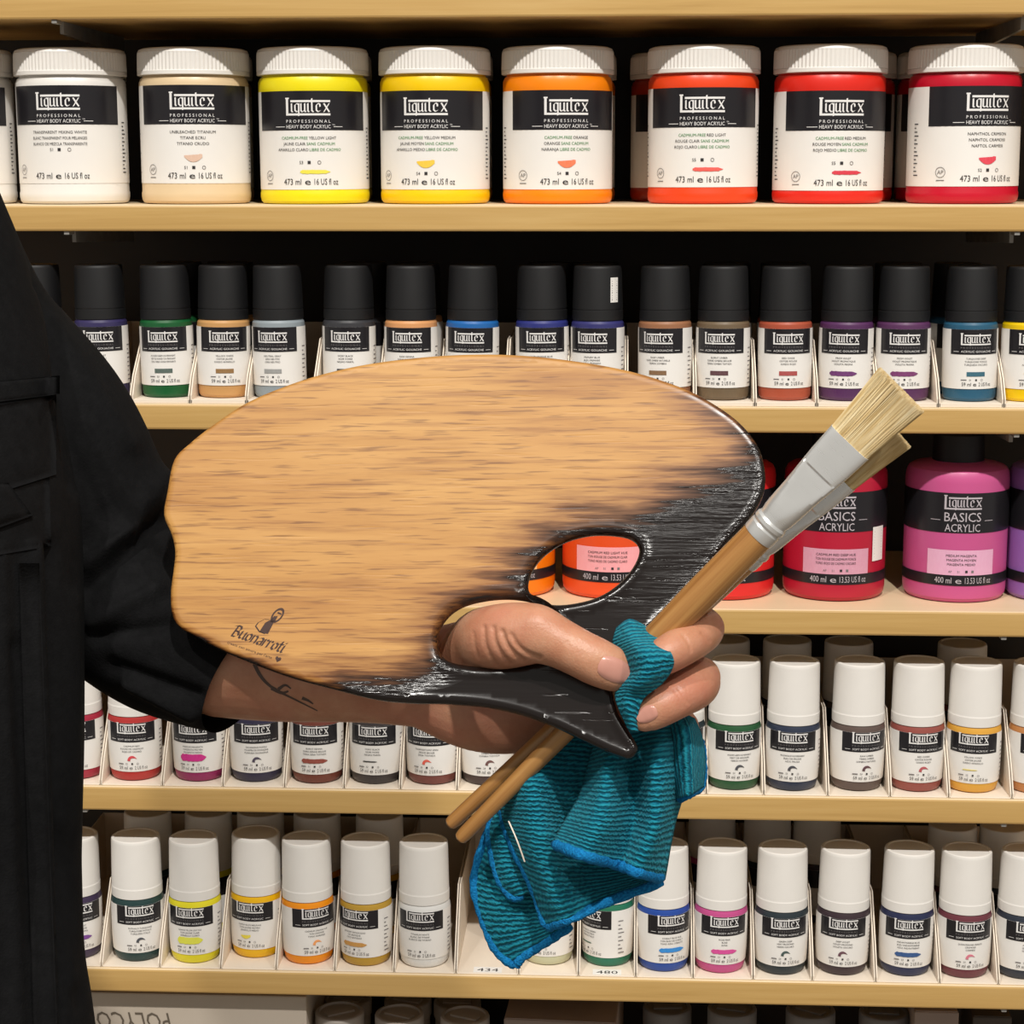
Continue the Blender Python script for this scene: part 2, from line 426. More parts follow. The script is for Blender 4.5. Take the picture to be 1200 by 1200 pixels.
WHITE, CREAM = (236,232,226), (226,200,160)
JARS = [ # px, logo px, colour, swatch, lines, series, dz, words
 (-47,-60,(238,234,228),('blob',(225,222,215)),['TITANIUM WHITE','BLANC DE TITANE','BLANCO DE TITANIO'],'S1',.004,'white jar cut by the left edge of the picture, big with white lid'),
 (86,70,WHITE,None,['TRANSPARENT MIXING WHITE','BLANC TRANSPARENT POUR MELANGES','BLANCO DE MEZCLA TRANSPARENTE'],'S1',.0045,'large jar of plain white paint under a white ribbed lid'),
 (229,226,CREAM,('blob',(222,184,160)),['UNBLEACHED TITANIUM','TITANE ECRU','TITANIO CRUDO'],'S1',.0045,'large jar of beige cream paint under a white ribbed lid'),
 (368.5,362,(244,226,20),('dash',(240,225,60)),['CADMIUM-FREE YELLOW LIGHT','JAUNE CLAIR SANS CADMIUM','AMARILLO CLARO LIBRE DE CADMIO'],'S3',0,'large jar of lemon yellow paint under a white ribbed lid'),
 (510,499,(250,205,5),('blob',(245,200,50)),['CADMIUM-FREE YELLOW MEDIUM','JAUNE MOYEN SANS CADMIUM','AMARILLO MEDIO LIBRE DE CADMIO'],'S4',0,'large jar of golden yellow paint under a white ribbed lid'),
 (653.5,664,(255,138,5),('blob',(250,115,70)),['CADMIUM-FREE ORANGE','ORANGE SANS CADMIUM','NARANJA LIBRE DE CADMIO'],'S4',0,'large jar of bright orange paint under a white ribbed lid'),
 (824,823,(238,70,25),('dash',(238,80,70)),['CADMIUM-FREE RED LIGHT','ROUGE CLAIR SANS CADMIUM','ROJO CLARO LIBRE DE CADMIO'],'S5',.0015,'large jar of orange-red paint under a white ribbed lid'),
 (971,986,(226,40,26),('dash',(215,35,55)),['CADMIUM-FREE RED MEDIUM','ROUGE MOYEN SANS CADMIUM','ROJO MEDIO LIBRE DE CADMIO'],'S5',-.001,'large jar of pure red paint under a white ribbed lid'),
 (1129,1157,(196,12,42),('blob',(225,50,70)),['NAPHTHOL CRIMSON','NAPHTOL CRAMOISI','NAFTOL CARMESI'],'S2',.002,'large jar of crimson paint at the right end of its shelf')]
for (px, lp, col, sw, lines, ser, dz, words) in JARS:
    X, Y, rz = place('jar', '', 0, px, 165, lp, .0402, .0195)
    bottle('jar', 'paint_jar', words, 'paint jar', 'big white-lidded jars on the second shelf', X, Y, ZS[1]+.0002, rz, (0, random.uniform(-.004,.004)), col, M_cap, lines, ser, sw, True, dz)
for px, col, w in ((88,WHITE,'plain white'),(236,CREAM,'beige'),(375,(244,226,20),'lemon yellow'),(516,(250,205,5),'golden yellow'),(660,(255,138,5),'bright orange'),(800,(170,40,20),'orange-red'),(985,(226,40,26),'pure red'),(1112,(196,12,42),'crimson')):
    X, Y, rz = place('jar', '', 0, px, 160, px, .0402, .106)
    bottle('jar', 'paint_jar', 'white-lidded jar standing in shadow behind the %s jar' % w, 'paint jar', 'big white-lidded jars on the second shelf', X, Y, ZS[1]+.0002, rz, (0,0), col, M_cap, front=False)

GOU = [ # px, logo px, colour, swatch, name lines, words
 (46,40,(40,42,66),None,None,'dark blue bottle half hidden by the jacket sleeve'),
 (121,117,(56,50,92),('bar',(50,48,90)),['BLUE VIOLET','VIOLET BLEU','VIOLETA AZUL'],'dark violet bottle just right of the jacket sleeve'),
 (197,192,(24,92,48),('bar',(70,88,80)),["HOOKER'S GREEN HUE PERMANENT",'VERT DE HOOKER TON PERMANENT','TONO VERDE HOOKER PERMANENTE'],'deep green bottle'),
 (262.5,263,(206,156,98),('bar',(140,100,50)),['YELLOW OXIDE','OXYDE JAUNE','OXIDO AMARILLO'],'sandy ochre bottle with a brown swatch'),
 (328,320,(150,160,166),('bar',(150,150,148)),['NEUTRAL GRAY','GRIS NEUTRE','GRIS NEUTRO'],'pale grey bottle'),
 (409.5,405,(60,60,64),('bar',(50,50,50)),['IVORY BLACK','NOIR IVOIRE','NEGRO MARFIL'],'charcoal grey bottle'),
 (482,477,(222,158,104),('bar',(220,150,90)),['RAW SIENNA','TERRE DE SIENNE','TIERRA SIENA'],'peach orange bottle'),
 (553,549,(36,104,176),('bar',(30,90,160)),['CERULEAN BLUE','BLEU CERULEUM','AZUL CERULEO'],'bright blue bottle'),
 (636,635,(48,54,124),('bar',(40,50,120)),['ULTRAMARINE BLUE','BLEU OUTREMER','AZUL ULTRAMAR'],'royal blue bottle with a wholly black cap'),
 (700.5,694,(54,54,112),('bar',(40,50,120)),['PRIMARY BLUE','BLEU PRIMAIRE','AZUL PRIMARIO'],'indigo bottle with a white barcode sticker on its black cap'),
 (779.5,771,(160,110,78),('bar',(120,85,50)),['RAW UMBER','TERRE OMBRE NATURELLE','TIERRA SOMBRA'],'light brown bottle behind the upper right palette edge'),
 (847,843,(116,98,76),('bar',(80,42,48)),['BURNT UMBER','TERRE OMBRE BRULEE','TIERRA SOMBRA TOSTADA'],'taupe bottle with a maroon swatch'),
 (920,924,(176,84,60),('bar',(165,60,58)),['RED OXIDE','OXYDE ROUGE','OXIDO ROJO'],'rust red bottle'),
 (990.5,988,(88,48,92),('dash',(96,32,100)),['PRISM VIOLET','VIOLET PRISMATIQUE','VIOLETA PRISMA'],'purple bottle left of the brush tip'),
 (1057.5,1060,(92,52,92),('dash',(110,36,96)),['PRISM VIOLET','VIOLET PRISMATIQUE','VIOLETA PRISMA'],'purple bottle half behind the brush bristles'),
 (1136.5,1144,(44,94,122),('bar',(34,90,110)),['TURQUOISE DEEP','TURQUOISE FONCE','TURQUESA OSCURO'],'teal blue bottle'),
 (1205,1212,(240,200,10),('blob',(240,205,40)),['PRIMARY YELLOW','JAUNE PRIMAIRE','AMARILLO PRIMARIO'],'yellow bottle cut by the right edge')]
XG = {}
GG = 'black-capped bottles on the third shelf'
for i, (px, lp, col, sw, lines, words) in enumerate(GOU):
    X, Y, rz = place('gou', '', 0, px, 430, lp, .0195, .010 + (.004 if i in (0, 5, 8) else 0))
    XG[words] = (X, .0206)
    r = bottle('gou', 'gouache_bottle', words + ' under a black cap' if 'cap' not in words else words, 'paint bottle', GG, X, Y, ZS[2]+.0032, rz, (0, random.uniform(-.012,.012)), col, M_capblack, lines, 'S%d' % (1+i % 3), sw)
    if i == 9:      # barcode sticker on the cap
        F = Flat(); F.rect(-.0035,.071,.0035,.089,0,2)
        for k in range(9): F.rect(-.0022,.0725+k*.0017,.0028,.0725+k*.0017+(.0004 if k % 3 else .0009),1)
        for f_ in range(len(F.f)): pass
        view = -math.atan2(X-CAM.x, Y-CAM.y); s = ob('barcode_sticker', F.wrap('barcode', .0183, [M_label, M_grey], view-rz+.72, .0002), None, r)
        s.data.polygons[0].material_index = 0
    if i % 3 != 1 and i > 0:
        bottle('gou', 'gouache_bottle', 'black-capped bottle in deep shadow behind the ' + words.split(' with')[0].split(' under')[0], 'paint bottle', GG, X+random.uniform(-.004,.006), Y+.046, ZS[2]+.0032, rz, (0,0), col, M_capblack, front=False)

# wide squeeze bottles
def sq_print(pale):
    v, f, mi = [], [], []
    R = .0387
    def strip(a0, a1, za, zb, off, m, n):
        k = len(v)
        for i in range(n+1):
            a = math.radians(a0+(a1-a0)*i/n)
            for z in (za, zb): v.append(((R+off)*math.sin(a), -(R+off)*math.cos(a), z))
        for i in range(n): a = k+2*i; f.append((a, a+2, a+3, a+1)); mi.append(m)
    strip(-170, 170, .0535, .0835, .0003, 0, 60); strip(-170, 170, .0135, .0215, .0003, 0, 60); strip(-38, 38, .0215, .0405, .0003, 1, 16)
    me = pyd('squeeze_print', v, f, True); me.materials.append(M_panel); me.materials.append(swatchm(pale))
    me.polygons.foreach_set('material_index', mi); return me
F = Flat(); logo(F, 0, .0712, .0275); F.text('BASICS', 0, .0622, .0068, 0, w=.027); F.text('ACRYLIC', 0, .0546, .0058, 0, w=.026)
F.rect(-.024, .0628, -.0165, .0632, 0, 2); F.rect(.0165, .0625, .0235, .0629, 0, 2)
F.text('400 ml', -.013, .0153, .0046, 0, w=.0125); F.text('e', -.0017, .0153, .0046, 0, w=.0045); F.text('13.53 US fl oz', .0133, .0153, .0046, 0, w=.0205)
SQL = F.wrap('squeeze_logo', .0387, [M_pale], 0, .0006)
def sq_name(lines):
    F = Flat(); z = .0355
    for ln in lines: F.text(ln, 0, z, .0018, 0, maxw=.03); z -= .0033
    F.text('AP', -.008, .0235, .0016, 1); F.text('S1', -.002, .0235, .0016, 1); F.rect(.003,.0235,.0048,.0253,0); F.rect(.0075,.0235,.0093,.0253,1)
    return F.wrap('squeeze_name', .0387, [M_ink, M_grey], 0, .0006)
SQ = [(592,592,(250,130,8),['CADMIUM ORANGE HUE','TON ORANGE DE CADMIUM','TONO NARANJA DE CADMIO'],'orange wide squeeze bottle glimpsed at the left of the palette hole'),
 (718,712,(240,84,34),['CADMIUM RED LIGHT HUE','TON ROUGE DE CADMIUM CLAIR','TONO ROJO DE CADMIO CLARO'],'orange-red wide squeeze bottle filling the palette hole'),
 (848,838,(226,40,42),['CADMIUM RED MEDIUM HUE','TON ROUGE DE CADMIUM','TONO ROJO DE CADMIO'],'bright red wide squeeze bottle half behind the palette and brush handle'),
 (977.5,980,(186,28,56),['CADMIUM RED DEEP HUE','TON ROUGE DE CADMIUM FONCE','TONO ROJO DE CADMIO OSCURO'],'crimson wide squeeze bottle behind the brush ferrule'),
 (1119,1127,(204,88,144),['MEDIUM MAGENTA','MAGENTA MOYEN','MAGENTA MEDIO'],'pink wide squeeze bottle'),
 (1240,1250,(152,108,188),['BRILLIANT PURPLE','POURPRE BRILLANT','PURPURA BRILLANTE'],'lavender wide squeeze bottle cut by the right edge')]
for i, (px, lp, col, lines, words) in enumerate(SQ):
    X, Y, rz = place('sq', '', 0, px, 640, lp, .0387, .026)
    r = bottle('sq', 'squeeze_bottle', words, 'paint bottle', 'wide squeeze bottles on the fourth shelf', X, Y, ZS[3]+.0002, rz, (0,0), col, M_capblack)
    p = ob('printed_bands', sq_print(((250,190,120),(248,160,166),(238,150,162),(212,146,170),(226,164,196),(205,180,222))[i]), None, r); ob('logo_lettering', SQL, None, p); ob('colour_lettering', sq_name(lines), None, p)
    if i == 3:
        F = Flat(); F.rect(-.0065,.030,.0065,.056,0,4)
        for k in range(10): F.rect(-.0045,.033+k*.0021,.0045,.0335+k*.0021+(.0004 if k % 2 else 0),1)
        ob('price_sticker', F.wrap('sticker', .0387, [M_label, M_grey], .93, .0007), None, r)

SOFT4 = [ (91,84,(170,44,66),('curl',(200,40,60)),['ALIZARIN CRIMSON','CRAMOISI D ALIZARINE','CARMESI ALIZARINA'],'red-banded white-capped bottle half hidden at the jacket edge'),
 (158.5,154,(182,52,50),('curl',(215,50,60)),['CADMIUM RED','ROUGE DE CADMIUM','ROJO DE CADMIO'],'brick red white-capped bottle under the jacket cuff'),
 (234,226,(150,44,96),('wide',(205,20,125)),['MEDIUM MAGENTA','MAGENTA MOYEN','MAGENTA MEDIO'],'magenta white-capped bottle with a bright pink smear on its label'),
 (300.5,300,(52,48,72),('curl',(60,50,70)),['DIOXAZINE PURPLE','POURPRE DE DIOXAZINE','PURPURA DIOXAZINA'],'dark indigo white-capped bottle under the tattooed forearm'),
 (371.5,368,(118,62,50),('dash',(140,55,40)),['BURNT SIENNA','TERRE SIENNE BRULEE','TIERRA SIENA TOSTADA'],'brown white-capped bottle with a rust-red bar on its label'),
 (440.5,436,(64,58,58),('thin',(30,28,28)),['IVORY BLACK','NOIR IVOIRE','NEGRO MARFIL'],'black white-capped bottle under the forearm'),
 (507.5,500,(120,66,60),('curl',(225,80,60)),['TRANSPARENT BURNT SIENNA','SIENNE BRULEE','SIENA TOSTADA'],'reddish brown white-capped bottle under the wrist'),
 (571.5,574,(72,56,54),('curl',(100,60,55)),['TRANSPARENT BURNT UMBER','OMBRE BRULEE','SOMBRA TOSTADA'],'dark brown white-capped bottle partly behind the brush handles'),
 (794,800,(48,56,62),('curl',(40,50,55)),['PHTHALO BLUE','BLEU PHTALO','AZUL FTALO'],'dark white-capped bottle peeking out under the fingers'),
 (860,867,(40,88,54),('curl',(60,60,66)),["HOOKER'S GREEN HUE PERMANENT",'VERT DE HOOKER','VERDE HOOKER'],'forest green white-capped bottle right of the fingers'),
 (928.5,929,(48,56,76),('curl',(52,52,60)),['PRUSSIAN BLUE HUE PERMANENT','BLEU DE PRUSSE','AZUL PRUSIA'],'slate navy white-capped bottle right of the forest green one'),
 (1004.5,1016,(98,82,76),('curl',(80,44,50)),['RAW UMBER','TERRE OMBRE','SOMBRA NATURAL'],'grey-brown white-capped bottle with a dark red comma mark'),
 (1074.5,1083,(152,80,72),('curl',(180,70,75)),['RED OXIDE','OXYDE ROUGE','OXIDO ROJO'],'terracotta white-capped bottle left of the ochre yellow one'),
 (1140.5,1141,(226,168,66),('thin',(225,205,110)),['YELLOW OXIDE','OXYDE JAUNE','OXIDO AMARILLO'],'ochre yellow white-capped bottle right of the terracotta one'),
 (1214,1226,(196,132,78),('curl',(190,120,80)),['BRONZE YELLOW','JAUNE BRONZE','AMARILLO BRONCE'],'tan white-capped bottle cut by the right edge')]
SOFT5 = [ (89,92,(64,50,78),('dash',(110,50,140)),['PRISM VIOLET','VIOLET PRISME','VIOLETA PRISMA'],'deep purple white-capped bottle beside the jacket hem'),
 (162,164,(36,64,64),('curl',(55,58,66)),['PHTHALO TURQUOISE','TURQUOISE PHTALO','TURQUESA FTALO'],'blackish teal white-capped bottle'),
 (229,222,(232,220,40),('wide',(225,225,60)),['CADMIUM YELLOW LIGHT HUE','TON JAUNE CLAIR','AMARILLO CLARO'],'lemon yellow white-capped bottle'),
 (301,292,(240,186,14),('blob',(235,215,60)),['CADMIUM YELLOW MEDIUM HUE','TON JAUNE MOYEN','AMARILLO MEDIO'],'golden yellow white-capped bottle set a little back'),
 (361.5,371,(246,150,18),('curl',(245,155,80)),['CADMIUM ORANGE HUE','TON ORANGE','TONO NARANJA'],'orange white-capped bottle right of the golden yellow one'),
 (429,415,(192,152,54),('dash',(200,140,60)),['IRIDESCENT ANTIQUE GOLD','OR ANTIQUE','ORO ANTIGUO'],'gold white-capped bottle left of the all-white one'),
 (497.5,492,(232,231,228),None,['TITANIUM WHITE','BLANC DE TITANE','BLANCO DE TITANIO'],'all-white bottle under the brush handle ends'),
 (642.5,634,(200,200,166),('thin',(200,205,160)),['PARCHMENT','PARCHEMIN','PERGAMINO'],'pale celadon white-capped bottle mostly hidden behind the cloth corner'),
 (712,690,(38,116,88),('thin',(30,80,60)),['PHTHALO GREEN','VERT PHTALO','VERDE FTALO'],'emerald green white-capped bottle half behind the cloth'),
 (777.5,788,(38,76,162),('dash',(30,130,215)),['COBALT BLUE HUE','TON BLEU DE COBALT','TONO AZUL COBALTO'],'cobalt blue white-capped bottle just right of the cloth'),
 (844,849,(200,82,142),('dash',(215,60,145)),['ROSE PINK','ROSE','ROSA'],'rose pink white-capped bottle'),
 (915.5,921,(44,54,60),('curl',(50,70,66)),['GREEN DEEP','VERT PROFOND','VERDE OSCURO'],'blackish green white-capped bottle right of the rose pink one'),
 (987,988,(62,48,54),('curl',(90,50,62)),['DEEP VIOLET','VIOLET PROFOND','VIOLETA OSCURO'],'blackish plum white-capped bottle'),
 (1061.5,1065,(42,48,80),('dash',(30,70,130)),['INDANTHRENE BLUE','BLEU INDANTHRENE','AZUL INDANTRENO'],'dark navy white-capped bottle with a blue bar on its label'),
 (1130,1138,(112,56,66),('curl',(215,110,130)),['QUINACRIDONE CRIMSON','CRAMOISI','CARMESI'],'wine red white-capped bottle'),
 (1198,1208,(48,54,66),('curl',(60,60,70)),['PAYNES GRAY','GRIS DE PAYNE','GRIS DE PAYNE'],'slate white-capped bottle cut by the right edge')]
XS = {}
for row, (lst, py, zi, grp) in enumerate(((SOFT4, 870, 4, 'white-capped bottles on the fifth shelf'), (SOFT5, 1085, 5, 'white-capped bottles on the sixth shelf'))):
    for i, (px, lp, col, sw, lines, words) in enumerate(lst):
        sb = .0085 + random.uniform(-.0015,.0015)
        if row and i == 3: sb = .020
        if row and i in (9,): sb = .009
        if row and i in (7, 8): sb = .017
        X, Y, rz = place('soft', '', 0, px, py, lp, .0203, sb)
        t_y = random.uniform(-.012, .012); XS[words] = (X, .0215)
        bottle('soft', 'acrylic_bottle', words, 'paint bottle', grp, X, Y, ZS[zi]+.0014, rz, (0, t_y), col, M_cap, lines, 'S%d' % (1+i % 4), sw)
BACK4 = [(850,'forest green',.06),(922,'slate navy',.06),(994,'grey-brown',.058),(1127,'ochre yellow',.055)]
BACK5 = [(174,'blackish teal',.055),(245,'lemon yellow',.057),(306,'golden yellow',.060),(372,'orange',.058),(445,'gold',.056),(513,'all-white',.075),(834,'rose pink',.105),(899,'blackish green',.1),(957,'blackish plum',.1),(1116,'wine red',.052),(1176,'slate',.052)]
for lst, src, py, zi, sh in ((BACK4, SOFT4, 780, 4, 'fifth'), (BACK5, SOFT5, 985, 5, 'sixth')):
    for px, w, dy in lst:
        if px == 513: continue
        col = next(s[2] for s in src if w in s[5])
        X, Y, rz = place('soft', '', 0, px, py, px, .0203, .0135+dy)
        bottle('soft', 'acrylic_bottle', 'dim white-capped bottle in shadow behind the %s one on the %s shelf' % (w, sh), 'paint bottle', 'white-capped bottles on the %s shelf' % sh, X, Y, ZS[zi]+.0014, rz, (0,0), col, M_cap, front=False)

# card trays, one per colour column
def tray(x0, x1, z, label, group, h=.058, lift=0, num=None, y0=.003):
    r = empty('card_tray', ((x0+x1)/2, 0, z)); tag(r, label, 'card tray', group)
    w = (x1-x0)/2 - .0004; fl = .0011+lift
    ob('tray_floor', box_mesh('tray_floor', (-w,y0,.0001), (w,.2,fl), .0003), M_card, r)
    for s in (-1, 1):
        xa, xb = (s*w, s*(w-.0009)) if s < 0 else (s*(w-.0009), s*w)
        pr = [(y0,.0002),(y0,.004+lift),(y0+.010,.020),(y0+.040,h),(.2,h),(.2,.0002)]
        v = [(xa,a,b) for a, b in pr]+[(xb,a,b) for a, b in pr]; n = len(pr)
        f = [tuple(range(n))[::-1], tuple(range(n,2*n))]+[(i,(i+1)%n,n+(i+1)%n,n+i) for i in range(n)]
        ob('tray_side', pyd('tray_side', v, f), M_cardin, r)
    ob('tray_back', box_mesh('tray_back', (-w+.001,.199,fl), (w-.001,.2,h)), M_card, r)
    if num:
        F = Flat(); F.rect(-.011,0,.011,.0105,0); F.text(num, 0, .0022, .0058, 1, w=.0165)
        me = pyd('number_tag', [(u, y0+.0016+w_, fl+(.0001 if m_ else .00005)) for (u, w_), m_ in zip(F.v, [0]*4+[1]*(len(F.v)-4))], F.f)
        me.materials.append(M_label); me.materials.append(M_ink); me.polygons.foreach_set('material_index', F.m); ob('number_tag', me, None, r)
T2 = [20,84,157,229,295,370,447,520,594,668,734,814,884,956,1026,1098,1172,1240]
T4 = [54,121,193,267,337,406,470,538,610,684,756,823,894,969,1042,1113,1187,1260]
T5 = [52,122,190,261,328,394,465,535,609,678,746,814,882,951,1025,1101,1171,1245]
for lst, py, zi, src, sh, lift, hh in ((T2,470,2,GOU,'third',.002,.045), (T4,922,4,SOFT4,'fifth',0,.058), (T5,1138,5,SOFT5,'sixth',0,.058)):
    for a, b in zip(lst, lst[1:]):
        hit = [s for s in src if a-6 < s[0] < b+6]
        hit = sorted(hit, key=lambda s: abs(s[0]-(a+b)/2))
        if hit: lab = 'cream card tray holding the ' + ' '.join(hit[0][5].split()[:10])
        elif lst is T5: lab = 'empty cream card tray numbered 434 left of the cloth corner'
        else: lab = 'cream card tray hidden behind the %s' % ('hand' if a < 650 else 'hanging cloth')
        if hit and lst is T2 and hit[0][5].startswith('dark blue'): lab = 'cream card tray behind the jacket sleeve'
        xa, xb_ = at(a, py, .01).x, at(b, py, .01).x
        XX = list((XG if lst is T2 else {k: v for k, v in XS.items() if any(k == s_[5] for s_ in src)}).values())
        for bx, br in XX:
            for side in (0, 1):
                e = (xa, xb_)[side]
                if abs(e-bx) < br:
                    e = bx + br*(1 if e > bx else -1)
                    if side: xb_ = e
                    else: xa = e
        tray(xa, xb_, ZS[zi], lab, 'card trays on the %s shelf' % sh, hh, lift, '434' if not hit and lst is T5 else ('480' if lst is T5 and a == 678 else None))

# ------------------------------------------------------------------ things under the lowest visible board
zb = ZS[6]
M_box = mat('carton_grey', (190,178,164), .6); t = NT(M_box); t.set('Base Color', t.mix(t.noise(t.coord((20,20,20)), 1, 4), lin((196,184,170)), lin((180,168,152))))
M_box2 = mat('carton_brown', (120,104,96), .7); t = NT(M_box2); t.set('Base Color', t.mix(t.noise(t.coord((30,30,90)), 1, 4), lin((160,144,134)), lin((138,122,114))))
M_lid = plastic('lid_grey', (176,168,160), .5); M_lidd = plastic('lid_dark', (112,110,110), .5)
xa, xb_ = at(60, 1180, .016).x, at(359, 1180, .016).x
r = empty('display_carton', ((xa+xb_)/2, .016, zb)); tag(r, 'pale carton with upside-down lettering under the bottom left shelf', 'box')
hw = (xb_-xa)/2
ob('carton_body', box_mesh('carton_body', (-hw,0,.0002), (hw,.16,.122), .0012), M_box, r)
F = Flat(); F.text('POLYCOLOR', 0, 0, .014, 0, w=.088)
zt = at(196, 1187, .016).z - zb; xr = at(197, 1190, .016).x - (xa+xb_)/2
vv = [(xr-u-.2*w_*-1, -.0004, zt-w_) for u, w_ in [(p[0]+.044, p[1]) for p in F.v]]
me = pyd('carton_lettering', vv, F.f); ob('lettering', me, mat('carton_print', (96,86,74), .7), r)
LIDP = P_([(25,0),(26,.6),(26.5,3),(26.5,84),(25,88),(22,90)])
LB = lathe('tub_body', LIDP, 40); LC = lathe('tub_lid', P_([(27.6,86),(28,86.5),(28,101),(27.2,102.4),(25,103),(23.6,103),(23,101),(12,101)]), 40)
LG = box_mesh('lid_grip', (-.017,-.006,.0995), (.017,.006,.1025), .001)
TUBS = [(398,1184,.045,M_lid,'front'),(468,1187,.045,M_lid,'front'),(545,1189,.045,M_lid,'front'),(408,1169,.11,M_lid,'back'),(478,1170,.11,M_lid,'back'),(536,1172,.11,M_lid,'back'),
 (782,1178,.075,M_lidd,''),(858,1180,.06,M_lidd,''),(950,1182,.06,M_lidd,''),(1036,1184,.06,M_lidd,'')]
WORDS = ['nearest grey round tub left of the dark carton','second grey tub of the nearer trio beside the pale carton','third grey tub of the nearer trio against the dark carton',
 'left tub of the farther trio right of the pale carton','middle tub of the farther trio under the bottom shelf','right tub of the farther trio touching the dark carton',
 'dark round tub right of the slanted dark carton','second dark round tub right of the slanted carton','third dark round tub right of the slanted carton','dark round tub beside the small brown carton']
for (px, py, Y, m, k), w in zip(TUBS, WORDS):
    p = at(px, py, Y)
    r = empty('paint_tub', (p.x, Y, zb), random.uniform(-.6,.6)); tag(r, w, 'paint tub', 'tubs under the bottom shelf')
    s = (p.z-zb)/.103
    for nm, me_ in (('tub_body', LB), ('tub_lid', LC), ('lid_grip', LG)):
        o = ob(nm, me_, None, r, objmat=m)
    r.location.z = zb + .0002; 
    for ch in r.children: ch.scale = (.7,.7,s)
def carton(px0, px1, py, Y, label, d=.08, m=None, rz=0):
    a, b = at(px0, py, Y), at(px1, py, Y); h = a.z-zb
    r = empty('carton', ((a.x+b.x)/2, Y, zb+.0002), rz); tag(r, label, 'box'); w = (b.x-a.x)/2
    ob('carton_body', box_mesh('carton_body', (-w,0,0), (w,d,h), .001), m or M_box2, r)
    ob('carton_flap', box_mesh('carton_flap', (-w+.001,.001,h), (w-.001,d*.5,h+.0006)), m or M_box2, r)
carton(590, 722, 1196, .03, 'dark brown carton lying under the shelf below the cloth corner', .11, M_box2, -.06)
carton(1072, 1124, 1186, .03, 'small brown carton under the bottom right shelf', .06, M_box2)
carton(1140, 1186, 1192, .05, 'smaller dark carton right of the brown one', .05, mat('carton_dark', (70,64,60), .7))

# ------------------------------------------------------------------ palette
def catmull(pts, n=8, closed=False):
    P = [np.array(p, float) for p in pts]; out = []; N = len(P)
    for i in range(N if closed else N-1):
        p0 = P[(i-1) % N] if closed or i > 0 else 2*P[0]-P[1]
        p1, p2 = P[i], P[(i+1) % N]
        p3 = P[(i+2) % N] if closed or i+2 < N else 2*P[-1]-P[-2]
        for k in range(n):
            t_ = k/n; out.append(.5*((2*p1)+(-p0+p2)*t_+(2*p0-5*p1+4*p2-p3)*t_*t_+(-p0+3*p1-3*p2+p3)*t_**3))
    if not closed: out.append(P[-1])
    return np.array(out)
def pal_z(px, py): return .0 + .12*(px-560)/2500 + .24*(py-640)/2500
O_ = PX(560, 640, 0)
ex = (PX(660, 640, pal_z(660,640))-O_).normalized(); ey = (PX(560, 540, pal_z(560,540))-O_); ey = (ey-ex*ey.dot(ex)).normalized(); en = ex.cross(ey)
PM = Matrix((ex, ey, en)).transposed().to_4x4(); PM.translation = O_
def pal_uv(px, py):
    d = RIGHT*((px-600)/FPX) - UP*((py-600)/FPX) + FWD
    p = CAM + d*((O_-CAM).dot(en)/d.dot(en)) - O_
    return p.dot(ex), p.dot(ey)
OUT = [(191,603),(195,575),(203,538),(222,518),(250,496),(290,470),(340,449),(390,434),(440,424),(500,417),(560,414),(620,416),(680,423),(730,432),(770,443),(810,458),(845,478),(870,498),(888,522),(896,548),(896,572),(888,592),(872,615),(850,638),(826,674),(798,705),(772,731),(748,754),(724,772),(717,800),(722,830),(734,852),(745,870),(747,878),(742,886),(734,889),(716,883),(690,871),(655,854),(620,840),(590,832),(560,827),(520,824),(480,823),(440,819),(395,808),(333,791),(264,764),(225,744),(207,732),(200,717),(199,692),(202,668),(204,646),(200,626)]
HOLE = [(618,687),(623,668),(637,650),(660,635),(687,627),(713,626),(737,630),(748,640),(747,653),(737,670),(720,687),(697,700),(667,707),(643,707),(625,698)]
THOLE = [(512,752),(515,736),(528,719),(548,708),(578,702),(606,702),(630,708),(648,722),(654,742),(644,764),(618,777),(575,781),(535,777),(517,768)]
BURN = [(800,418),(806,455),(838,486),(862,514),(856,540),(818,560),(772,574),(735,592),(690,600),(645,616),(612,646),(585,678),(545,696),(518,714),(503,745),(494,772),(455,794),(404,801),(392,830),(470,860),(760,920),(780,760),(930,620),(930,520),(860,440)]
def loop(pts, n): return [Vector((*pal_uv(*p), 0)).to_2d() for p in catmull(pts, n, True)]
def offset(L, d):
    n = len(L); r = []
    for i in range(n):
        e = (L[(i+1) % n]-L[i-1]).normalized(); r.append(L[i]+Vector((-e.y, e.x))*d)
    return r
def area(L): return sum(L[i].x*L[(i+1) % len(L)].y-L[(i+1) % len(L)].x*L[i].y for i in range(len(L)))/2
def inside(p, A):
    x, y = p; X, Y = A[:,0], A[:,1]; X2, Y2 = np.roll(X,-1), np.roll(Y,-1)
    c = ((Y > y) != (Y2 > y)); xi = X + (y-Y)*(X2-X)/np.where(Y2 == Y, 1e-12, Y2-Y); return bool(np.sum(c & (x < xi)) % 2)
loops = [loop(OUT, 5), loop(HOLE, 5), loop(THOLE, 5)]
if area(loops[0]) < 0: loops[0].reverse()
for i in (1, 2):
    if area(loops[i]) > 0: loops[i].reverse()
BVS = (.0019, .0026, .0032); TH = .0070
ins = [offset(L, b_) for L, b_ in zip(loops, BVS)]; mid = [offset(L, b_*.3) for L, b_ in zip(loops, BVS)]
pts, edges, segs = [], [], []
for L in ins:
    k = len(pts); pts += L; edges += [(k+i, k+(i+1) % len(L)) for i in range(len(L))]; segs.append((k, len(L)))
ring2 = [offset(L, b_+.0021) for L, b_ in zip(loops, BVS)]
for L in ring2:
    k = len(pts); pts += L; edges += [(k+i, k+(i+1) % len(L)) for i in range(len(L))]
arrs = [np.array([tuple(p) for p in L]) for L in ins]
us = [p.x for p in ins[0]]; vs = [p.y for p in ins[0]]
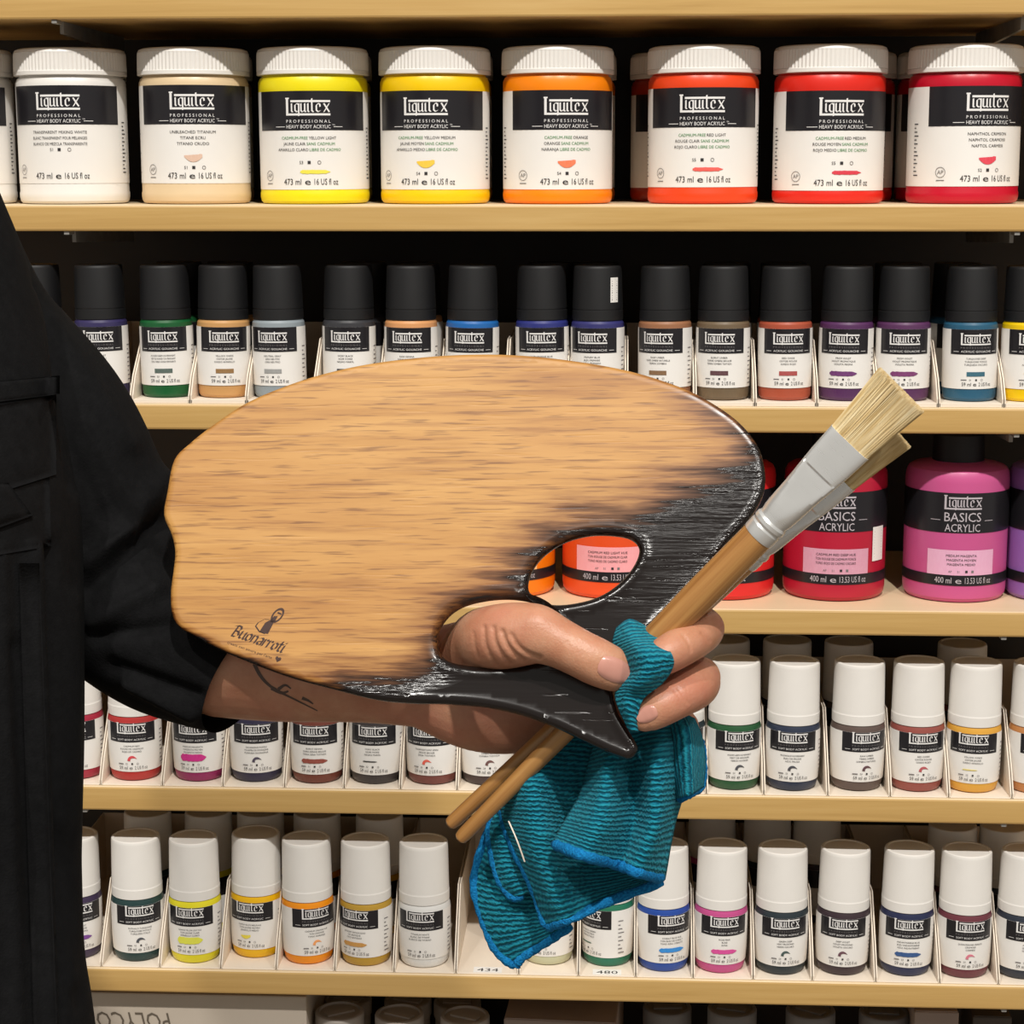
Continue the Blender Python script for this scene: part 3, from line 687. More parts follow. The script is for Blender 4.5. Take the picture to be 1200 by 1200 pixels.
stp = .0027; allin = np.concatenate(arrs+[np.array([tuple(p) for p in L]) for L in ring2])
y = min(vs); row = 0
while y < max(vs):
    x = min(us) + (stp/2 if row % 2 else 0)
    while x < max(us):
        if np.min(np.hypot(allin[:,0]-x, allin[:,1]-y)) > .0015 and inside((x,y), arrs[0]) and not inside((x,y), arrs[1]) and not inside((x,y), arrs[2]): pts.append(Vector((x,y)))
        x += stp
    y += stp*.87; row += 1
vo, _, fo, ov, *_r2 = delaunay_2d_cdt(pts, edges, [], 0, 1e-7)
i2o = {}
for k, src in enumerate(ov):
    for q in src: i2o[q] = k
V = [(p.x, p.y, 0) for p in vo]; Fc = []
for q in fo:
    cx = sum(vo[i].x for i in q)/len(q); cy = sum(vo[i].y for i in q)/len(q)
    if inside((cx,cy), arrs[0]) and not inside((cx,cy), arrs[1]) and not inside((cx,cy), arrs[2]): Fc.append(tuple(q))
nf = len(V); V += [(a, b, -TH) for a, b, _ in V]; Fc += [tuple(i+nf for i in q[::-1]) for q in Fc]
for (k, n), L, Md, BV in zip(segs, loops, mid, BVS):
    BV = min(BV, TH*.48)
    rings = [[i2o[k+i] for i in range(n)]]
    for LL, z in ((Md, -BV*.32), (L, -BV), (L, -TH+BV), (Md, -TH+BV*.32)):
        b0 = len(V); V += [(p.x, p.y, z) for p in LL]; rings.append([b0+i for i in range(n)])
    rings.append([nf+i2o[k+i] for i in range(n)])
    for A, B in zip(rings, rings[1:]):
        for i in range(n): Fc.append((A[(i+1) % n], A[i], B[i], B[(i+1) % n]))
me = pyd('palette', V, Fc, True)
BA = np.array([pal_uv(*p) for p in BURN]); OA = np.array([tuple(p) for p in loops[0]])
def segdist(P, A):
    B = np.roll(A, -1, 0); d = B-A; t_ = np.clip(((P[:,None]-A)*d).sum(2)/(d*d).sum(1), 0, 1)
    return np.hypot(*np.moveaxis(P[:,None]-(A+t_[...,None]*d), 2, 0)).min(1)
VA = np.array([v[:2] for v in V]); sd = segdist(VA, BA)
sg = np.array([1 if inside(tuple(p), BA) else -1 for p in VA]); sd = sd*sg
de = np.minimum(segdist(VA, OA), .02)
burn = 1/(1+np.exp(-(sd+.0)/.0090))
lowedge = np.clip((-VA[:,1]-.012)/.03, 0, 1)
burn = np.maximum(burn, np.exp(-de/.0016)*(.22+.33*lowedge)) + np.exp(-de/.009)*lowedge*.27
for k, n in segs:
    for i in range(n):
        q = i2o[k+i]; me.vertices[q].co.z += .0008*max(0, min(1, (burn[q]-.6)/.35))
a_ = me.attributes.new('burn', 'FLOAT', 'POINT'); a_.data.foreach_set('value', burn.astype(np.float32))
M_pal = mat('palette_wood', (226,172,104), .38); t = NT(M_pal)
cr = (0, 0, math.radians(5))
n1 = t.noise(t.coord((7, 70, 70), cr), 1, 6, .6, .5)
n2 = t.noise(t.coord((42, 760, 760), cr), 1, 2, .5)
n3 = t.noise(t.coord((5, 14, 14), cr), 1, 3)
n4 = t.noise(t.coord((13, 330, 330), cr), 1, 4, .62)
n5 = t.noise(t.coord((13, 150, 150), cr), 1, 5, .6)
base = t.ramp(n1, [(.28, (160,108,48)), (.42, (186,135,68)), (.58, (198,148,80)), (.75, (206,158,92))])
base = t.mix(t.ramp(n3, [(.38, g(.0)), (.72, g(.4))]), base, lin((170,112,54)))
base = t.mix(t.ramp(n4, [(.50, g(0)), (.68, g(.6))]), base, lin((138,86,40)))
base = t.mix(t.ramp(n2, [(.57, g(0)), (.67, g(.6))]), base, lin((108,64,28)))
at_ = t.new('ShaderNodeAttribute', attribute_name='burn').outputs['Fac']
par = t.math('MULTIPLY', t.math('MULTIPLY', at_, t.math('SUBTRACT', 1.0, at_)), 4.0)
bf = t.math('ADD', at_, t.math('MULTIPLY', t.math('SUBTRACT', n5, .5), t.math('MULTIPLY', par, 1.5)))
bf = t.math('ADD', bf, t.math('MULTIPLY', t.math('SUBTRACT', n2, .5), t.math('MULTIPLY', par, .35)), clamp=True)
bc = t.mix(t.ramp(bf, [(.10, g(0)), (.46, g(.75)), (.8, g(1))]), base, lin((112,58,18)))
bc = t.mix(t.ramp(bf, [(.36, g(0)), (.74, g(1))]), bc, lin((21,14,12)))
t.set('Base Color', bc)
hard = t.ramp(bf, [(.72, g(0)), (1.0, g(1))])
t.set('Roughness', t.ramp(bf, [(.2, g(.46)), (.8, g(.21))]))
pore = t.ramp(t.noise(t.coord((24, 420, 420), cr), 1, 1.5, .5), [(.63, g(1)), (.70, g(0))])
hh = t.math('MULTIPLY', pore, t.math('ADD', t.math('MULTIPLY', hard, 1.5), .08))
hh = t.math('ADD', hh, t.math('MULTIPLY', n4, t.math('ADD', t.math('MULTIPLY', hard, .08), .05)))
b0 = t.bump(hh, .36, .0012)
cn = t.b.inputs['Coat Normal']; t.t.links.new(b0, cn); t.b.inputs['Coat Weight'].default_value = 0.0; t.b.inputs['Coat Roughness'].default_value = .18
pal = ob('paint_palette', me, M_pal); pal.matrix_world = PM
tag(pal, 'scorched wooden artist palette held by the thumb, dark burnt right side with paint hole', 'palette')
# branded mark
M_brand = mat('branding_ink', (58,28,14), .6); NT(M_brand).set('Roughness', NT(M_brand).noise(NT(M_brand).coord((300,300,300))))
F = Flat()
p0, p1 = np.array(pal_uv(270.5, 744.5)), np.array(pal_uv(331, 765.5)); wd = np.hypot(*(p1-p0)); ang = math.atan2(*(p1-p0)[::-1])
adv = {'B': .98, 'u': .8, 'o': .74, 'n': .74, 'a': .74, 'r': .58, 't': .55, 'i': .3}
tot = sum(adv[c_] for c_ in 'Buonarroti'); k = wd/tot; x = 0
for c_ in 'Buonarroti':
    F.nib(GL[c_], x*k, 0, k*.95, (k*.12, k*.09), 0, kx=k, shear=.28); x += adv[c_]
F.text('creato con amore per l\'arte', wd*.42, -.0042, .0013, 0, w=wd*.86)
hx, hz = wd*.965, -.0032
F.poly([(hx,hz-.0016),(hx+.0014,hz-.0001),(hx+.0013,hz+.0008),(hx+.0006,hz+.0011),(hx,hz+.0006),(hx-.0006,hz+.0011),(hx-.0013,hz+.0008),(hx-.0014,hz-.0001)])
# small robed bearded bust emblem
ic = (wd*.50, .0105)
def ring(cx, cy, rx, ry, th, n=20, rot=.35):
    for i in range(n):
        a, b = 2*math.pi*i/n, 2*math.pi*(i+1)/n; q = []
        for s_, an in ((1,a),(1,b),(1-th,b),(1-th,a)):
            u_, w_ = rx*s_*math.cos(an), ry*s_*math.sin(an); q.append((cx+u_*math.cos(rot)+w_*math.sin(rot), cy-u_*math.sin(rot)+w_*math.cos(rot)))
        F.poly(q[::-1] if sum(q[i_][0]*q[(i_+1)%4][1]-q[(i_+1)%4][0]*q[i_][1] for i_ in range(4)) < 0 else q)
ring(ic[0]+.0045, ic[1]+.0055, .0024, .0042, .3)
F.poly([(ic[0]+.0022,ic[1]+.0012),(ic[0]+.0044,ic[1]+.0022),(ic[0]+.0048,ic[1]+.0052),(ic[0]+.0030,ic[1]+.0046)])
F.poly([(ic[0]+.0040,ic[1]+.0064),(ic[0]+.0062,ic[1]+.0062),(ic[0]+.0060,ic[1]+.0070),(ic[0]+.0042,ic[1]+.0072)])
F.poly([(ic[0]-.0010,ic[1]-.0048),(ic[0]+.0034,ic[1]-.0042),(ic[0]+.0040,ic[1]+.0014),(ic[0]+.0022,ic[1]+.0026),(ic[0]+.0002,ic[1]+.0004)])
F.nib([[(-3.6,-2.6),(-3.0,-.6),(-.8,1.8),(1.6,2.4)],[(-3.6,-2.6),(-1,-4.4),(2,-4.6)]], ic[0], ic[1], .001, (.0003,.0002))
ca, sa = math.cos(ang), math.sin(ang)
vv = []
for u, w_ in F.v: vv.append((p0[0]+u*ca-w_*sa, p0[1]+u*sa+w_*ca, .00008))
me = pyd('branding', vv, F.f); ob('branded_mark', me, M_brand, pal)

# ------------------------------------------------------------------ person: hand and forearm
def loft(bm, path, nseg=20, n=6, squash=None, flat=None, wide=None):
    """path rows: px, py, z(mm), r(mm)[, rz factor]; a closed tapering limb with rounded ends"""
    R = catmull([list(p)+[1.0]*(5-len(p)) for p in path], n)
    C = [PX(p[0], p[1], p[2]*mm) for p in R]; rad = [p[3]*mm for p in R]; sq = [p[4] for p in R]
    rings = []
    def ring_(c, tg, r, s):
        v_ = (CAM-c).normalized(); a = tg.cross(v_)
        if a.length < .2: a = tg.cross(UP)
        a.normalize(); b = a.cross(tg).normalized()
        return [bm.verts.new(c + a*math.cos(2*math.pi*i/nseg)*r + b*math.sin(2*math.pi*i/nseg)*r*s) for i in range(nseg)]
    N = len(C); tg = [(C[min(i+1,N-1)]-C[max(i-1,0)]).normalized() for i in range(N)]
    for k in (.94, .75, .4): rings.append(ring_(C[0]-tg[0]*rad[0]*k, tg[0], rad[0]*math.sqrt(1-k*k), sq[0]))
    for i in range(N): rings.append(ring_(C[i], tg[i], rad[i], sq[i]))
    for k in (.3, .55, .76, .9, .98): rings.append(ring_(C[-1]+tg[-1]*rad[-1]*k, tg[-1], rad[-1]*math.sqrt(1-k*k), sq[-1]))
    for A, B in zip(rings, rings[1:]):
        for i in range(nseg): bm.faces.new((A[i], A[(i+1) % nseg], B[(i+1) % nseg], B[i]))
    bm.faces.new(rings[0][::-1]); bm.faces.new(rings[-1])
def remesh(bm, name, vox, smooth, it=6):
    bmesh.ops.recalc_face_normals(bm, faces=bm.faces)
    me = bpy.data.meshes.new(name+'_raw'); bm.to_mesh(me); bm.free()
    o = bpy.data.objects.new('tmp', me); COL.objects.link(o)
    m_ = o.modifiers.new('r', 'REMESH'); m_.mode = 'VOXEL'; m_.voxel_size = vox
    s_ = o.modifiers.new('s', 'SMOOTH'); s_.factor = smooth; s_.iterations = it
    dg = bpy.context.evaluated_depsgraph_get(); r = bpy.data.meshes.new_from_object(o.evaluated_get(dg))
    bpy.data.objects.remove(o); r.name = name; r.shade_smooth(); return r
bm = bmesh.new()
# forearm and wrist
loft(bm, [(222,776,-58,25),(255,774,-56,28),(330,782,-52,27),(430,790,-48,24,.95),(520,800,-47,23,.85)], 28)
# palm: heel, web and back of the hand
loft(bm, [(500,802,-46,22,.8),(560,818,-46,26,.62),(610,822,-48,25,.6),(650,800,-50,24,.55)], 28)
loft(bm, [(520,790,-42,18),(570,790,-44,20,.8),(650,775,-46,20,.7),(715,755,-44,15,.8)], 24)
loft(bm, [(490,778,-36,15,.8),(545,768,-37,17,.7),(610,760,-37,18,.6),(660,765,-40,15,.7)], 24)
loft(bm, [(560,830,-50,18,.8),(640,815,-52,18,.75),(720,800,-50,15,.8)], 24)
loft(bm, [(560,845,-52,14,.8),(640,845,-54,14,.8),(705,838,-52,12,.85)], 24)
# thenar mass and thumb through the hole
loft(bm, [(528,800,-42,16),(546,776,-28,15.4),(563,753,-10,15.4,.95),(580,748,5,15.6),(604,744,16,15),(630,744,22,13.6),(654,753,25,11.6),(678,765,27.5,10.9),(700,776,28.5,10.9,.92),(722,786,28.5,9.9,.82),(733,791,28,8.2,.75)], 28)
# index finger: behind the handle, knuckle at right, back over the front
loft(bm, [(700,752,-44,12),(760,738,-36,10.5),(808,733,-20,9.8),(823,734,-4,9.6)], 22)
loft(bm, [(818,733,-10,9.4),(825,737,4,9.7),(816,746,20,9.5),(799,757,30,9.2),(780,768,36,8.7),(766,775,37,7.4)], 22)
# middle finger
loft(bm, [(705,795,-48,12),(765,790,-40,10.8),(812,792,-22,10),(820,794,-6,10)], 22)
loft(bm, [(814,797,-10,9.8),(818,800,4,10.6),(810,807,17,10.6),(793,817,25,9.9),(774,828,29,9.3),(760,836,30,8.4,.85),(756,838,30,7.6,.8)], 22)
# ring and little fingers closed on the cloth, behind it
loft(bm, [(700,835,-52,11),(760,838,-46,10),(796,850,-34,9.2),(792,864,-22,8.8),(765,872,-16,8.4),(742,874,-18,7.4)], 20)
loft(bm, [(695,850,-54,9.5),(735,866,-52,8.8),(764,884,-42,8),(758,896,-32,7.6),(738,900,-28,7)], 20)
body_me = remesh(bm, 'body', .00085, .5, 5)
# creases
co = np.empty(len(body_me.vertices)*3, np.float32); body_me.vertices.foreach_get('co', co); co = co.reshape(-1,3).astype(float)
no = np.empty(len(body_me.vertices)*3, np.float32); body_me.vertices.foreach_get('normal', no); no = no.reshape(-1,3).astype(float)
dv = co - np.array(CAM); f_ = dv@np.array(FWD); qx = 600+FPX*(dv@np.array(RIGHT))/f_; qy = 600-FPX*(dv@np.array(UP))/f_
frontish = (no@(-np.array(FWD))) > -.1
disp = np.zeros(len(co))
def crease(pl, depth, wid, zmin=.9):
    A = catmull(pl, 8); d = np.full(len(co), 1e9)
    sel = (abs(qx-A[:,0].mean()) < 60) & (abs(qy-A[:,1].mean()) < 60) & frontish & (DH-f_ > zmin)
    P = np.stack([qx[sel], qy[sel]], 1); B = A[:-1]; D = A[1:]-A[:-1]
    t_ = np.clip(((P[:,None]-B)*D).sum(2)/np.maximum((D*D).sum(1), 1e-9), 0, 1)
    d[sel] = np.hypot(*np.moveaxis(P[:,None]-(B+t_[...,None]*D), 2, 0)).min(1)
    global disp; disp -= depth*mm*np.exp(-(d/wid)**2)
for pl, dp, wd_ in ((([(567,735),(568,752),(573,766),(580,778)]), .7, 2.6), (([(578,736),(580,752),(587,766),(596,777)]), .9, 2.8), (([(588,740),(593,754),(602,766),(612,774)]), 1.2, 3.0),
   (([(599,744),(606,756),(617,765),(632,771)]), .9, 3), (([(555,742),(556,756),(560,770)]), .4, 2.4),
   (([(670,750),(675,757),(676,766)]), .28, 1.6), (([(677,751),(682,758),(683,768)]), .32, 1.6), (([(684,754),(689,762),(688,770)]), .25, 1.6), (([(665,752),(668,758)]), .3, 1.5)):
    crease(pl, dp, wd_, .0)
for pl, dp in ((([(800,744),(806,752),(810,762)]), .45), (([(794,806),(800,814),(806,824)]), .5), (([(790,808),(796,817),(801,828)]), .35), (([(822,742),(829,748),(832,752)]), .4)):
    crease(pl, dp, 1.8, .0)
# lumps: knuckle of the thumb base
disp += .0012*np.exp(-(((qx-628)/16)**2+((qy-722)/13)**2))*frontish*(DH-f_ > .005)
co2 = co + no*disp[:,None]; body_me.vertices.foreach_set('co', co2.astype(np.float32).ravel()); body_me.update()
M_skin = mat('skin', (214,158,126), .42); t = NT(M_skin)
n1 = t.noise(t.coord((70,70,70)), 1, 5, .6); n2 = t.noise(t.coord((900,900,900)), 1, 3, .6); n3 = t.noise(t.coord((28,28,28)), 1, 3)
c = t.ramp(n1, [(.3, (180,122,92)), (.55, (193,139,109)), (.75, (202,152,121))]); c = t.mix(t.ramp(n3, [(.45, g(0)), (.7, g(.5))]), c, lin((192,118,98)))
t.set('Base Color', c); t.bump(t.math('ADD', n2, t.math('MULTIPLY', n1, .8)), .3, .0007)
t.b.inputs['Subsurface Weight'].default_value = .12; t.b.inputs['Subsurface Radius'].default_value = (.9,.35,.2); t.b.inputs['Subsurface Scale'].default_value = .004
per = empty('person', PX(300, 800, -.05) ); tag(per, 'person in a black jacket holding palette, brushes and cloth, tattooed forearm', 'person')
def child(o, par): o.parent = par; o.matrix_parent_inverse = Matrix.Translation(-par.location); return o
body = child(ob('body', body_me, M_skin), per); body['label'] = 'bare hand and tattooed forearm, thumb through the palette'
bvh = BVHTree.FromPolygons([Vector(v) for v in co2], [tuple(p.vertices) for p in body_me.polygons])
def onskin(px, py, off):
    d = (PX(px, py, 0)-CAM).normalized(); h = bvh.ray_cast(CAM, d)
    return (h[0] - d*off) if h[0] else PX(px, py, 0)
M_nail = mat('nail', (226,176,160), .25, coat=.3); t = NT(M_nail); t.set('Base Color', t.mix(t.noise(t.coord((200,200,200))), lin((202,146,130)), lin((192,134,118))))
def nail(cx, cy, ax, L, Wd, lab, bend=0):
    a = np.array(ax)/np.hypot(*ax); b = np.array((-a[1], a[0])); v, f = [], []; nu, nv = 10, 10
    for i in range(nu+1):
        s = -1+2*i/nu
        for j in range(nv+1):
            q = -1+2*j/nv; ww = Wd/2*(1-.28*max(0,-s)**3-.30*max(0,s)**2.5)
            l_ = L/2*s + (L*.10*(1-q*q) if s > 0 else -L*.08*(1-q*q))*abs(s)
            p = (cx+a[0]*l_+b[0]*ww*q, cy+a[1]*l_+b[1]*ww*q); e = min(1, (1-abs(q))*4, (1-max(0,-s))*4)
            v.append(onskin(p[0], p[1], .0002+.0006*e))
    for i in range(nu):
        for j in range(nv): k_ = i*(nv+1)+j; f.append((k_, k_+nv+1, k_+nv+2, k_+1))
    n_ = ob('fingernail', pyd('fingernail', v, f, True), M_nail); n_.parent = body; n_['label'] = lab
nail(720, 785, (1,.42), 34, 28, 'thumbnail')
nail(758, 837, (-1,.42), 22, 19, 'nail of the middle finger')
# tattoo on the forearm: a stem with leaves
M_tat = mat('tattoo_ink', (84,66,58), .5); NT(M_tat).set('Roughness', NT(M_tat).noise(NT(M_tat).coord((200,200,200))))
v, f = [], []
def inkline(pl, w0, w1):
    A = catmull(pl, 6); n0 = len(v)
    for i, p in enumerate(A):
        d = A[min(i+1,len(A)-1)]-A[max(i-1,0)]; d /= np.hypot(*d); nn = np.array((-d[1],d[0])); w_ = (w0+(w1-w0)*i/(len(A)-1))/2
        v.append(onskin(*(p+nn*w_), .00025)); v.append(onskin(*(p-nn*w_), .00025))
    for i in range(len(A)-1): a = n0+2*i; f.append((a, a+1, a+3, a+2))
inkline([(298,778),(304,790),(312,800),(324,809),(340,817),(356,825),(372,833)], 4.5, 1.2)
inkline([(326,808),(334,803),(341,807)], 4, 1.5); inkline([(318,806),(330,812),(338,810)], 5, 2); inkline([(354,818),(361,821),(367,825)], 4, 1.5); inkline([(300,778),(296,774)], 4, 3)
tt = ob('tattoo', pyd('tattoo', v, f, True), M_tat); tt.parent = body; tt['label'] = 'dark stem and leaf tattoo on the forearm'

# ------------------------------------------------------------------ jacket
M_jac = mat('jacket_black', (14,14,15), .9, spec=.12); t = NT(M_jac)
n1 = t.noise(t.coord((900,900,900)), 1, 2); n2 = t.noise(t.coord((14,14,14)), 1, 4)
n3 = t.noise(t.coord((160,160,160)), 1, 5, .7)
t.set('Base Color', t.mix(t.ramp(n3, [(.35, g(0)), (.75, g(1))]), t.mix(n2, lin((9,9,10)), lin((16,16,17))), lin((21,21,22)))); t.bump(t.math('ADD', n1, t.math('MULTIPLY', n2, .6)), .35, .0008)
bm = bmesh.new()
# torso (px centre x, py, z mm, r)
loft(bm, [(-290,-260,-24,88),(-270,-60,-24,90),(-246,120,-24,88),(-196,250,-24,78,.95),(-152,350,-23,76,.95),(-122,470,-20,78,.95),(-112,570,-18,81),(-108,660,-16,82),(-108,880,-14,82),(-112,1000,-14,80),(-108,1080,-14,80),(-100,1150,-14,80),(-92,1240,-14,82),(-90,1420,-12,84)], 40, 8)
bmT = bm
tor = remesh(bm, 'jacket_torso', .0035, .5, 6)
bm = bmesh.new()
loft(bm, [(-210,110,-60,66),(-136,280,-66,62),(-72,412,-74,62),(20,520,-82,62),(76,600,-86,56),(112,662,-84,49),(150,714,-74,42),(190,750,-64,37.5),(230,770,-58,34.5),(262,780,-56,33.5),(300,792,-54,33)], 36, 8)
# open cuff: drop the end cap faces beyond the cuff line and let the arm fill it
slv = remesh(bm, 'jacket_sleeve', .0022, .5, 5)
cA, cB, cC = PX(270,764,-.026), PX(242,824,-.030), PX(266,846,-.062)
cn_ = (cB-cA).cross(cC-cA).normalized()
if cn_.dot(RIGHT) < 0: cn_ = -cn_
bm = bmesh.new(); bm.from_mesh(slv)
bmesh.ops.bisect_plane(bm, geom=bm.verts[:]+bm.edges[:]+bm.faces[:], plane_co=cA, plane_no=cn_, clear_outer=True)
bm.to_mesh(slv); bm.free(); slv.shade_smooth()
def displace(me, fn, amp):
    n = len(me.vertices); c_ = np.empty(n*3, np.float32); me.vertices.foreach_get('co', c_); c_ = c_.reshape(-1,3).astype(float)
    nn = np.empty(n*3, np.float32); me.vertices.foreach_get('normal', nn); nn = nn.reshape(-1,3).astype(float)
    d_ = c_-np.array(CAM); ff = d_@np.array(FWD); X = 600+FPX*(d_@np.array(RIGHT))/ff; Y = 600-FPX*(d_@np.array(UP))/ff
    c_ += nn*(fn(X, Y, DH-ff)*amp)[:,None]; me.vertices.foreach_set('co', c_.astype(np.float32).ravel()); me.update()
def folds(lines):
    def fn(X, Y, Z):
        h = np.zeros(len(X))
        for (x0,y0,x1,y1,w,a) in lines:
            dx, dy = x1-x0, y1-y0; L2 = dx*dx+dy*dy; t_ = np.clip(((X-x0)*dx+(Y-y0)*dy)/L2, 0, 1)
            h += a*np.exp(-(np.hypot(X-x0-t_*dx, Y-y0-t_*dy)/w)**2)
        return h
    return fn
displace(slv, folds([(100,690,190,610,11,-1.1),(105,660,150,625,12,.9),(110,730,185,690,10,.8),(115,745,200,730,9,-.8),(130,780,230,815,9,-.7),(60,380,150,520,14,.5),(30,420,120,600,12,-.5),(130,640,195,560,14,.5),(150,800,225,838,7,.7)]), .006)
displace(tor, folds([(40,640,62,1200,9,.8),(60,640,72,1200,7,-.9),(85,700,88,1150,8,.6),(20,760,45,1100,12,-.6),(60,354,86,570,6,-.8),(45,330,60,354,6,-.6),(0,640,20,1200,10,.5),(70,980,95,1180,8,-.5)]), .005)
jk = child(ob('jacket', tor, M_jac), per)
sl = ob('sleeve', slv, M_jac); sl.parent = jk
bvt = BVHTree.FromPolygons([v_.co.copy() for v_ in tor.vertices], [tuple(p.vertices) for p in tor.polygons])
def ontor(px, py, off):
    d = (PX(px, py, 0)-CAM).normalized(); h = bvt.ray_cast(CAM, d)
    return (h[0]-d*off) if h[0] else PX(px, py, .03)
def panel(name, outline, off, lab=None, mat_=None, n=14, th=.0016):
    L = catmull(outline, 1, False); (x0,y0),(x1,y1),(x2,y2),(x3,y3) = outline
    v, f = [], []
    for layer in (off, -.002):
        for i in range(n+1):
            for j in range(n+1):
                s, q = i/n, j/n
                px = (x0*(1-s)+x1*s)*(1-q)+(x3*(1-s)+x2*s)*q; py = (y0*(1-s)+y1*s)*(1-q)+(y3*(1-s)+y2*s)*q
                e = min(1, 6*min(s,1-s,q,1-q)); v.append(ontor(px, py, layer if layer < 0 else off*(.55+.45*e)))
    N = (n+1)**2
    for i in range(n):
        for j in range(n):
            k_ = i*(n+1)+j; f.append((k_, k_+n+1, k_+n+2, k_+1)); f.append((N+k_+1, N+k_+n+2, N+k_+n+1, N+k_))
    for i in range(n):
        for a, b in ((i, i+1), ((i+1)*(n+1)+n, i*(n+1)+n)): pass
        for a, b in ((i*(n+1), (i+1)*(n+1)), ((i+1)*(n+1)+n, i*(n+1)+n), (i+1, i), (n*(n+1)+i, n*(n+1)+i+1)): f.append((a, b, N+b, N+a))
    o = ob(name, pyd(name, v, f, True), mat_ or M_jac); o.parent = jk
    if lab: o['label'] = lab
    return o
panel('pocket_flap', [(-60,486),(66,462),(66,556),(-60,596)], .0035)
panel('chest_yoke', [(-60,452),(70,440),(70,462),(-60,478)], .0022)
panel('pocket', [(-60,596),(58,560),(60,640),(-60,660)], .0016)
panel('button_placket', [(22,660),(46,660),(68,1230),(40,1230)], .0026)
panel('flap_point', [(-60,566),(10,566),(38,604),(-60,640)], .0075)

# ------------------------------------------------------------------ brushes
M_hand = mat('handle_wood', (190,138,78), .36, coat=.3); t = NT(M_hand)
n1 = t.noise(t.coord((260,260,6)), 1, 5, .6)
t.set('Base Color', t.ramp(n1, [(.3, (140,92,46)), (.5, (172,122,66)), (.72, (190,142,82))])); t.bump(n1, .1, .0004)
M_fer = mat('ferrule_metal', (226,226,224), .34, .6); t = NT(M_fer)
n1 = t.noise(t.coord((60,60,240)), 1, 4); t.set('Roughness', t.math('ADD', t.math('MULTIPLY', n1, .2), .2))
M_bris = mat('bristle_hair', (226,204,158), .55); t = NT(M_bris)
t.set('Base Color', t.ramp(t.noise(t.coord((700,700,40)), 1, 2), [(.3, (196,164,106)), (.55, (226,204,156)), (.8, (240,226,190))]))
def brush(A, Bf, lab):
    """A: handle end, Bf: foot of the ferrule"""
    ax = (Bf-A).normalized(); vw = (CAM-Bf).normalized(); xw = ax.cross(vw).normalized()*-1; zt_ = xw.cross(ax)
    # local frame: z along the brush, x across the flat, y away from viewer
    Mx = Matrix((xw, ax.cross(xw), ax)).transposed().to_4x4(); Mx.translation = A
    r = empty('paintbrush'); r.matrix_world = Mx; tag(r, lab, 'paintbrush', 'paintbrushes held in the hand'); L = (Bf-A).length
    ob('handle', lathe('handle', [(.0018,0),(.0031,.0012),(.0036,.004),(.0042,.05),(.0054,.11),(.0072,L-.075),(.0078,L-.045),(.0077,L-.02),(.0074,L+.004)], 24), M_hand, r)
    prof = [(7.7,7.7,-6),(7.9,7.9,-5),(7.9,7.9,-1),(7.5,7.5,0),(8.1,8.1,1.2),(8.1,8.1,3),(7.4,7.4,4.2),(7.4,7.3,5),(7.9,7.6,7),(8.2,7.6,10),(8.5,7.4,16),(8.8,7.1,22),(9.3,6.7,28),(9.8,6.2,33.5),(9.9,5.2,34.5),(10.4,4.8,40),(11.0,4.6,52),(11.1,4.5,53)]
    v, f = [], []; seg = 64
    for rx, ry, z in prof:
        e = 2+2.2*max(0,min(1,(z-8)/35))
        for i in range(seg):
            a = 2*math.pi*i/seg; c_, s_ = math.cos(a), math.sin(a)
            yy = ry*math.copysign(abs(s_)**(2/e), s_); lim = 7.9-(z-6)*.128 if 6 <= z <= 34 else 99
            v.append((rx*mm*math.copysign(abs(c_)**(2/e), c_), mm*math.copysign(min(abs(yy), lim), yy), L+z*mm))
    for j in range(len(prof)-1):
        for i in range(seg): a, b = j*seg+i, j*seg+(i+1) % seg; f.append((a,b,b+seg,a+seg))
    f.append(tuple(range(seg))[::-1]); f.append(tuple(range((len(prof)-1)*seg, len(prof)*seg)))
    fm = pyd('ferrule', v, f, True); fm.set_sharp_from_angle(angle=math.radians(16)); ob('ferrule', fm, M_fer, r)
    # pressed triangular facet on the ferrule face towards the flat
    v, f = [], []; rng = random.Random(3)
    for i in range(5200):
        u = rng.uniform(-1,1); w_ = rng.uniform(-1,1)
        x0, y0 = u*.0105, w_*.0041*math.sqrt(max(0,1-u**4)); sp = 1.27+rng.uniform(-.03,.03)
        ln = .0345*rng.uniform(.95,1.0)*(1-.02*abs(w_))*(1+.012*u); x1, y1 = x0*sp, y0*(1.0+.15*rng.random()); n0 = len(v); rr = .00019
        for k_, (q, rk) in enumerate(((0,1),(.5,1),(1,.45))):
            bx = x0+(x1-x0)*(q**1.2); by = y0+(y1-y0)*q
            for a in (0,2.1,4.2): v.append((bx+rr*rk*math.cos(a), by+rr*rk*math.sin(a), L+.051+ln*q))
        for k_ in range(2):
            for a in range(3): p, q2 = n0+3*k_+a, n0+3*k_+(a+1) % 3; f.append((p,q2,q2+3,p+3))
        f.append((n0+6,n0+7,n0+8))
    tag(ob('bristles', pyd('bristles', v, f), M_bris, r), kind='stuff')
    return r
brush(PX(538,984,-.0195), PX(899,617,.045), 'flat hog bristle paintbrush nearest the viewer')
brush(PX(526,967,-.033), PX(881,645,.024), 'paintbrush almost hidden behind the front brush, its handle end uppermost')

